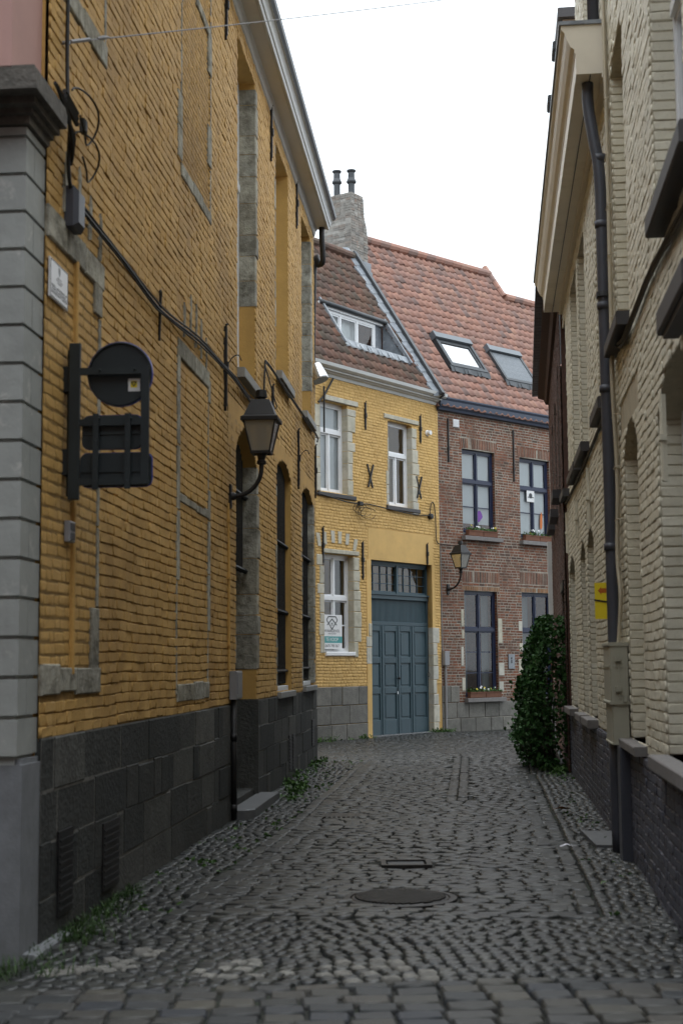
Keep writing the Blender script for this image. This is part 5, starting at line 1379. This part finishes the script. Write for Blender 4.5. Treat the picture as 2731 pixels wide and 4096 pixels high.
# gate house: cables, sign, small bits
q = MB()
q.tube([Y.p(*c) for c in ((.0, 5.22, .04), (.5, 5.17, .07), (1.0, 5.12, .07), (1.5, 5.12, .06), (1.9, 5.14, .05), (2.7, 5.10, .05), (3.6, 5.06, .05), (4.3, 5.08, .04), (4.43, 5.10, .05))], .014, 6, smooth=4)
q.tube([Y.p(*c) for c in ((4.38, 5.1, .05), (4.45, 5.38, .05), (4.56, 5.38, .05), (4.64, 5.1, .04), (4.66, 4.6, .04), (4.72, 4.46, .04), (4.86, 4.44, .04))], .012, 6, smooth=4)
q.tube([B.p(*c) for c in ((.02, 4.44, .04), (.4, 4.43, .04), (.78, 4.44, .04))], .012, 6)
for k in range(4):
    c0 = 1.45 + .13 * k
    q.tube([Y.p(c0 + .18 * math.cos(a) * (1 + .2 * k), 5.02 + (.10 + .03 * (k % 2)) * math.sin(a) - .03 * k, .07 + .02 * math.sin(3 * a)) for a in np.linspace(.5, 5.6 + .2 * k, 16)], .006, 5)
q.fbox(Y, 1.48, 1.62, 5.08, 5.17, .03, .1, bev=.01)
solo('facade_cable', q, M['rubber'], Y.p(1.5, 5.1, .05), 'black cable with tangled loops under the upper windows of the gate house', 'cable')
q = MB(); q.lathe(Y.p(4.43, 5.07, .0), [(.07, 0), (.075, .05), (.06, .09), (.0, .1)], 14, axis=Y.n); solo('junction_box', q, M['black'], Y.p(4.43, 5.07, 0), 'round black junction box above the teal gate, near the brick house', 'junction box')
q = MB(); q.lathe(Y.p(4.37, 7.06, .0), [(.07, 0), (.075, .03), (.06, .035), (.055, .12), (.0, .125)], 16, axis=Y.n); solo('wall_vent', q, M['white_frame'], Y.p(4.37, 7.06, 0), 'small round white flue vent high on the gate house', 'vent')
sg = root('sale_sign', Y.p(.65, 1.95, -.05), 'white for-sale board with house logo and teal band TE KOOP in the ground floor window', 'sign')
sa, sb_ = .27, 1.0
q = MB(); q.fbox(Y, sa, sb_, 1.93, 2.66, -.075, -.06, bev=.003); part('board', q, M['signwhite'], sg)
q = MB(); q.fbox(Y, sa, sb_, 2.06, 2.20, -.0595, -.0585); part('band', q, M['teal'], sg)
cu = (sa + sb_) / 2; w_ = -.0575
part('lettering', text_mb('TE KOOP', .105, Y, cu, 2.13, w_, sx=1.0), M['signwhite'], sg)
q = text_mb('WAARDEVOL', .085, Y, cu, 2.315, w_, sx=1.05); q = join(q, text_mb('VASTGOED', .038, Y, cu, 2.255, w_, sx=1.5)); q = join(q, text_mb('0475 790 367', .085, Y, cu, 1.995, w_, sx=1.05)); part('lettering', q, M['ink'], sg)
q = MB()
dx = [(-.19, .06), (0, -.17), (.19, .06), (.13, .13), (-.13, .13)]
lz = 2.49
for p_, r_ in ((dx[4], dx[3]), (dx[4], dx[0]), (dx[3], dx[2])): q.bar(Y.p(cu + p_[0], lz + p_[1], w_), Y.p(cu + r_[0], lz + r_[1], w_), .022, .003, up=Y.n)
for p_, r_ in (((-.19, .06), (-.14, 0)), ((.19, .06), (.14, 0)), ((-.17, -.05), (0, .08)), ((0, .08), (.17, -.05)), ((-.11, -.02), (0, -.14)), ((0, -.14), (.11, -.02))): q.bar(Y.p(cu + p_[0], lz + p_[1], w_), Y.p(cu + r_[0], lz + r_[1], w_), .022, .003, up=Y.n)
for a in (-.017, .017):
    for b in (-.017, .017): q.fbox(Y, cu + a - .011, cu + a + .011, lz - .03 + b - .011, lz - .03 + b + .011, w_ - .001, w_ + .001)
part('logo', q, M['ink'], sg)
# brick house: intercom, meter, planters
q = MB(); q.fbox(B, 2.44, 2.68, 1.46, 1.82, .006, .03, bev=.004); io = root('intercom', B.p(2.56, 1.64, 0), 'grey metal intercom panel on the brick wall between the ground floor windows', 'intercom'); part('panel', q, M['lead'], io)
q = MB(); q.lathe(B.p(2.55, 1.72, .03), [(.03, 0), (.03, .004), (.0, .005)], 12, axis=B.n); q.fbox(B, 2.53, 2.57, 1.6, 1.68, .03, .034); part('button', q, M['ink'], io)
q = MB(); q.fbox(B, .02, .19, 1.56, 1.90, .0, .10, bev=.008); q.tube([B.p(.1, 1.56, .04), B.p(.1, .0, .04)], .028, 8); q.tube([B.p(.02, 1.9, .03), B.p(.01, 4.4, .02)], .010, 5)
solo('meter_box', q, M['grey_box'], B.p(.1, 0, .05), 'light grey meter box with pipe, at the corner between teal gate and brick house', 'meter box')


def leafblob(mb, pts, size, per=1):
    n = len(pts); P = np.asarray(pts)
    nrm = rng.normal(0, 1, (n, 3)); nrm[:, 2] = np.abs(nrm[:, 2]) * .8; nrm /= np.linalg.norm(nrm, axis=1)[:, None]
    a = np.cross(nrm, rng.normal(0, 1, (n, 3))); a /= np.linalg.norm(a, axis=1)[:, None]; b = np.cross(nrm, a)
    s = (size * rng.uniform(.6, 1.3, n))[:, None]
    V = np.stack([P - a * s * .5, P + b * s * .38 - a * s * .1 + nrm * s * .08, P + a * s * .55 - nrm * s * .05, P - b * s * .38 - a * s * .1 + nrm * s * .08], 1)
    mb.add_many(V, [(0, 1, 2, 3)], rng.random(n))


def planter(F, u0, u1, z, w0, w1, label, h=.15, flowers=8, boxes=2):
    o = root('flower_box', F.p((u0 + u1) / 2, z, (w0 + w1) / 2), label, 'flower box', 'flower boxes on the sills of the brick house')
    us = np.linspace(u0, u1, boxes + 1)
    q = MB()
    for a, b in zip(us[:-1], us[1:]):
        q.fbox(F, a + .004, b - .004, z, z + h, w0, w1, bev=.012); q.fbox(F, a, b, z + h - .03, z + h, w0 - .005, w1 + .01)
    part('trough', q, M['terracotta'], o)
    q = MB(); n = 160
    pts = F.p(rng.uniform(u0, u1, n), z + h + np.abs(rng.normal(0, .04, n)), rng.uniform(w0, w1 + .03, n)); leafblob(q, pts, .05)
    for k in range(14):
        u = rng.uniform(u0, u1); q.tube([F.p(u, z + h, (w0 + w1) / 2), F.p(u + rng.normal(0, .02), z + h + rng.uniform(.05, .12), (w0 + w1) / 2)], .003, 4)
    pl_ = part('plant', q, M['herb'], o)
    if flowers:
        q = MB()
        for k in range(flowers):
            c = F.p(rng.uniform(u0, u1), z + h + rng.uniform(.05, .13), (w0 + w1) / 2 + rng.normal(0, .03)); q.lathe(c, [(.001, -.01), (.028, .005), (.018, .015), (.001, .012)], 6, axis=rng.normal(0, .4, 3) + F.n + (0, 0, .5), r=rng.choice([0, .5, .5, 0]))
        part('blossom', q, M['flower'], pl_)


planter(B, .93, 2.02, 4.69, .02, .12, 'terracotta flower box under the upper window beside the cottage')
planter(B, 3.1, 4.26, 4.69, .02, .12, 'terracotta flower box under the upper window far right, by the dark house')
planter(B, .88, 2.05, .77, .02, .12, 'low terracotta flower box with yellow and white blooms on the ground floor sill')
gz = -.0955
q = MB(); q.fprism(B, [(1.56 + .10 * math.cos(t) * (1 + .25 * math.cos(3 * t)), 5.22 + .14 * math.sin(t) * (1 + .2 * math.sin(2 * t))) for t in np.linspace(0, 6.1, 16)], gz + .005, gz + .008); solo('window_picture', q, M['purple'], B.p(1.56, 5.2, gz), 'purple cut-out figure stuck on the upper window beside the gate house', 'window decoration')
q = MB(); q.fprism(B, [(3.98, 5.02), (4.04, 5.1), (4.05, 5.4), (4.0, 5.5), (3.96, 5.35), (3.94, 5.1)], gz + .005, gz + .008); solo('window_picture', q, M['orange'], B.p(4.0, 5.2, gz), 'narrow orange-red cut-out on the far right upper window', 'window decoration')
q = MB(); q.fbox(B, 3.40, 3.70, 5.72, 6.02, gz + .02, gz + .035); hg = root('hanging_plaque', B.p(3.55, 5.72, gz), 'small grey-white plaque hanging in the far right upper window', 'window decoration'); part('board', q, M['signwhite'], hg)
q = MB(); q.lathe(B.p(3.55, 5.88, gz + .037), [(.07, 0), (.05, .004), (.0, .005)], 10, axis=B.n); q.tube([B.p(3.44, 5.84, gz + .04), B.p(3.66, 5.84, gz + .04)], .01, 5); part('ornament', q, M['ink'], hg)

# cream wall: cabinet, cables, yellow card
cabu, cz = -9.28, .93
co = root('utility_cabinet', R.p(-9.0, .95, 0), 'beige painted two-part utility cabinet strapped to the cream wall below the grey downpipe', 'utility box')
CA, CB, CW = -9.42, -8.72, .165
q = MB(); q.fbox(R, CA, CB, 1.26, 1.75, .02, CW, bev=.008); q.fbox(R, CA - .01, CB + .01, 1.735, 1.765, .01, CW + .012, bev=.006); q.fbox(R, CA - .01, CB + .01, 1.255, 1.28, .01, CW + .012, bev=.006)
up_ = part('upper_case', q, M['cab'], co)
q = MB(); q.fbox(R, CA + .01, CB - .01, .93, 1.255, .02, CW - .01, bev=.008); q.fbox(R, CA, CB, .925, .94, .02, CW, bev=.004); lw_ = part('lower_case', q, M['cab'], co)
q = MB(); q.fbox(R, CA - .008, CA, 1.30, 1.72, .09, .098); q.fbox(R, CA + .02, CB - .02, 1.56, 1.575, CW, CW + .006)
for z in (1.63, 1.38): q.fbox(R, CA - .03, CA, z - .02, z + .025, .08, .13, bev=.004)
q.fbox(R, CA - .02, CA, 1.275, 1.33, .035, .065, bev=.004); q.fbox(R, CA - .004, CA, 1.555, 1.57, .03, .16)
part('hinge', q, M['cab'], up_)
q = MB()
for k in range(4):
    w0 = .03 + .014 * (k % 2); du = -.03 * k
    q.tube([R.p(-9.02 + du, 9.5, w0), R.p(-9.04 + du, 7.4, w0), R.p(-9.06 + du, 6.2, w0), R.p(-9.10 + du + .02 * math.sin(k), 5.0, w0 + .01), R.p(-9.12 + du, 4.45, w0 + .015), R.p(-9.12 + du + .03 * math.sin(k * 2), 4.0, w0 + .02), R.p(-9.12 + du, 3.2, w0), R.p(-9.14 + du, 2.5, w0 + .02), R.p(-9.22 + du, 2.15, w0 + .01), R.p(-9.2 + du, 1.75, .08)], .011, 6, smooth=5)
for z in (6.5, 6.0, 5.55, 5.1, 4.55, 3.7, 3.25, 2.8, 2.4): q.tube([R.p(-9.30, z, .01), R.p(-9.22, z + .01, .06), R.p(-9.05, z + .01, .06), R.p(-8.97, z, .01)], .005, 5)
solo('cable_bundle', q, M['pipe_light'], R.p(-9.1, 1.85, .03), 'bundle of cream painted cables running up beside the grey downpipe', 'cable')
q = MB()
pts = [(-14.2, 4.02, .04), (-12.2, 4.16, .04), (-11.2, 4.17, .04), (-10.0, 4.16, .05), (-9.2, 4.35, .05), (-8.6, 4.02, .03), (-7.0, 3.93, .03), (-4.0, 3.90, .03), (-1.0, 3.92, .03), (-.2, 3.95, .03)]
q.tube([R.p(*p) for p in pts], .017, 6, smooth=4); q.tube([R.p(a, b - .035, c) for a, b, c in pts[:6]], .013, 6, smooth=4)
solo('facade_cable', q, M['rubber'], R.p(-9, 4.2, .04), 'dark cable following the line of dark sills along the cream wall', 'cable')
yc = root('route_sign', R.p(-8.6, 2.1, .1), 'yellow card with orange arrow tied behind the grey downpipe', 'sign')
YF = Fac(R.p(-8.72, 0, .04)[:2], 6.1 - 72, -1)
YF = Fac(R.p(-8.72, 0, .03)[:2], 6.1 + 90 + 15, 1); YF.t = -YF.t if YF.t @ R.n < 0 else YF.t
YF.n = -R.t * .97 + R.n * .1; YF.side = -1
q = MB(); q.fbox(YF, .02, .20, 1.98, 2.30, -.006, .0); part('card', q, M['yellow'], yc)
q = MB(); q.fprism(YF, [(.05 + .10, 2.23), (.05 + .10, 2.26), (.05 + .135, 2.215)][::-1] + [], .0005, .0015)
q = MB(); q.fprism(YF, [(.17, 2.23), (.14, 2.265), (.14, 2.25), (.06, 2.25), (.06, 2.21), (.14, 2.21), (.14, 2.195)], .0005, .0015); part('arrow', q, M['orange'], yc)
q = MB(); q.bar(YF.p(.205, 2.15, .004), YF.p(-.02, 2.11, .01), .014, .004, up=YF.n); part('tie', q, M['black'], yc)
for u, z, l in ((-2.9, 3.45, .5), (-.35, 3.5, .6), (-5.2, 3.45, .7), (-12.4, 3.0, .55)):
    q = MB(); q.fbox(R, u - .03, u + .03, z - l / 2, z + l / 2, .01, .045, bev=.01); q.fbox(R, u - .05, u + .05, z - .02, z + .02, .01, .055, bev=.006)
    part('wall_anchor', q, M['cream'], RH)

# ivy
iv = root('ivy_bush', R2.p(2.2, 0, .5), 'dense dark green ivy bush leaning out from the dark brick house', 'ivy')
q = MB(); pts = []
def ivr(u, z):                                                         # how far the bush stands out at height z
    t = min(z / 2.46, 1)
    return (.20 + .52 * (1 - t * t) ** .7 * (.35 + .65 * min(1, t * 3.5 + .6))) * (1 - .35 * min(abs((u - 1.42) / 1.6), 1) ** 3)
n = 0
lump = rng.uniform(0, 6.28, 12)
while n < 10500:
    u = rng.uniform(.22, 3.1); z = 2.30 * rng.random() ** .9
    hw = 1.45 * max(1 - (z / 2.5) ** 3, 0) ** .5 * .95 + .12
    if abs(u - 1.42) > hw + .16: continue
    r = ivr(u, z)
    if r < .08: continue
    r *= 1 + .16 * math.sin(u * 4.1 + lump[0] + z * 3) * math.sin(z * 5.3 + lump[1] + u) + .1 * math.sin(u * 11 + z * 9)
    k = rng.random()
    w = r * (k if u < .7 else 1 - .35 * k * k) + rng.normal(0, .02)
    if rng.random() < .04: w += rng.uniform(.02, .12)
    if z < .35 and rng.random() < .5: continue
    pts.append(R2.p(u, z + .02, max(w, .03))); n += 1
leafblob(q, pts, .07)
part('foliage', q, M['leaf'], iv)
q = MB()
for k in range(70):
    u = rng.uniform(.5, 3.8); r = max(ivr(u, .3), .15) * rng.uniform(.3, 1)
    q.tube([R2.p(u * .6 + .9, .0, r * .5), R2.p(u, .3, r), R2.p(u + rng.normal(0, .15), rng.uniform(.7, 1.6), r * .75)], [.014, .009, .004], 5, smooth=3)
part('stems', q, M['bark'], iv)

# things in the paving
mo = root('manhole_cover', (MAN[0], MAN[1], 0), 'round ribbed cast iron manhole cover in the setts', 'manhole cover')
zc = .002
q = MB(); q.lathe((MAN[0], MAN[1], zc - .03), [(.39, 0), (.39, .03), (.345, .032), (.34, .02), (.0, .018)], 48); part('frame', q, M['cast_iron'], mo)
q = MB(); q.lathe((MAN[0], MAN[1], zc - .02), [(.335, 0), (.335, .02), (.325, .022), (.0, .022)], 48)
for k in range(-11, 12):
    y = k * .028; hw = math.sqrt(max(.31 ** 2 - y * y, 0))
    a = math.radians(35); c_, s_ = math.cos(a), math.sin(a)
    P = [np.array([MAN[0] + c_ * x - s_ * y, MAN[1] + s_ * x + c_ * y, zc + .006]) for x in (-hw, hw)]
    if hw > .03: q.bar(P[0], P[1], .013, .012)
lid = part('lid', q, M['cast_iron'], mo)
dr = root('drain_cover', (DRN[0], DRN[1], 0), 'small square iron drain cover in the setts', 'drain cover')
q = MB()
for a, b, c, d in ((-.2, .2, -.17, -.13), (-.2, .2, .13, .17), (-.2, -.16, -.13, .13), (.16, .2, -.13, .13)): q.box8([(DRN[0] + x, DRN[1] + y, z) for z in (-.05, .018) for x, y in ((a, c), (b, c), (b, d), (a, d))])
part('frame', q, M['cast_iron'], dr)
q = MB(); q.box8([(DRN[0] + x, DRN[1] + y, z) for z in (-.05, .006) for x, y in ((-.145, -.115), (.145, -.115), (.145, .115), (-.145, .115))]); part('lid', q, M['zinc'], dr)
g2 = gnd(1365, 3265)
q = MB()
q.box8([(g2[0] + x, g2[1] + y, z) for z in (-.05, .004) for x, y in ((-.2, -.2), (.2, -.2), (.2, .2), (-.2, .2))])
for k in range(8): q.box8([(g2[0] + x, g2[1] + y, z) for z in (.004, .016) for x, y in ((-.19 + k * .05, -.19), (-.16 + k * .05, -.19), (-.16 + k * .05, .19), (-.19 + k * .05, .19))])
solo('gully_grate', q, M['cast_iron'], (g2[0], g2[1], 0), 'flat iron gully grate by the left border of the lane', 'drain cover')
q = MB(); V = [(x, y, -.04) for x, y in SLAB] + [(x, y, .022) for x, y in SLAB]; q.box8(V, .5); solo('paving_slab', q, M['mess'], (2.4, 13.1, 0), 'smooth grey stone slab in the verge beside the cream house', 'slab')
l2 = gnd(2265, 3400)
q = MB(); q.add([(l2[0] + x, l2[1] + y, z) for x, y, z in ((-.06, -.02, .03), (0, -.035, .05), (.06, -.02, .035), (.065, .03, .03), (.0, .02, .055), (-.055, .035, .03))], [(0, 1, 4, 5), (1, 2, 3, 4)]); solo('litter', q, M['litter'], (*l2, .02), 'crumpled scrap of white paper on the setts by the right border', 'litter')
l3 = gnd(2245, 3246)
q = MB(); q.add([(l3[0] + x, l3[1] + y, z) for x, y, z in ((-.08, 0, .03), (0, -.035, .06), (.09, 0, .03), (0, .04, .05))], [(0, 1, 2, 3)]); solo('fallen_leaf', q, M['dryleaf'], (*l3, .02), 'single orange-brown dry leaf on the setts', 'leaf')
# weeds and grass
q = MB(); n = 1300
xs = []
for k in range(n):
    t = rng.random()
    if t < .55: u = -6.75 + .2 + rng.random() ** 1.4 * 2.0; w = abs(rng.normal(0, .10)) * (1.6 - (u + 6.6) * .55) + .02; p = L.p(u, 0, max(w, .02))
    elif t < .9: a = rng.normal(0, 1, 2); p = np.array([-2.05 + a[0] * .28, 7.75 + a[1] * .12, 0])
    else: a = rng.normal(0, 1, 2); p = np.array([-1.72 + a[0] * .1, 8.25 + a[1] * .25, 0])
    if p[1] < 7.2: continue
    xs.append(p)
xs = np.array(xs); n = len(xs)
h = rng.uniform(.02, .075, n); an = rng.uniform(0, 6.28, n); ln = rng.normal(0, .04, (n, 2)); wd = rng.uniform(.0025, .005, n)
d = np.stack([np.cos(an), np.sin(an), 0 * an], 1) * wd[:, None]
mid = xs + np.concatenate([ln * .4, (h * .6)[:, None]], 1); tip = xs + np.concatenate([ln * 1.3, h[:, None]], 1)
V = np.stack([xs - d, xs + d, mid + d * .8, mid - d * .8, tip], 1); V[:, :2, 2] -= .02
q.add_many(V, [(0, 1, 2, 3), (3, 2, 4)], rng.random(n))
solo('grass', q, M['grass'], (-1.9, 8, 0), kind='stuff')
q = MB(); pts = []
for fac, us, w0 in ((L, (4.2, 9.0), .05), (L, (1.9, 4.2), .25), (Y, (-1.5, 2.0), .06), (R, (-.6, .6), .12), (Y, (4.4, 5.0), .05)):
    for k in range(26):
        u = rng.uniform(*us); c = fac.p(u, .0, w0 + abs(rng.normal(0, .10)))
        m_ = rng.integers(5, 26)
        for j in range(m_): pts.append(c + np.array([rng.normal(0, .05), rng.normal(0, .05), abs(rng.normal(.015, .04))]))
for k in range(220):                                                   # moss tufts in the joints of the verges
    yy = rng.uniform(9, 27); side = rng.random() < .7
    xx = xl(yy) + rng.uniform(.05, ulen(yy)) if side else xr(yy) - rng.uniform(.05, .4)
    for j in range(3): pts.append(np.array([xx + rng.normal(0, .02), yy + rng.normal(0, .02), .004]))
leafblob(q, pts, .045)
solo('weeds', q, M['herb'], (0, 20, 0), kind='stuff')
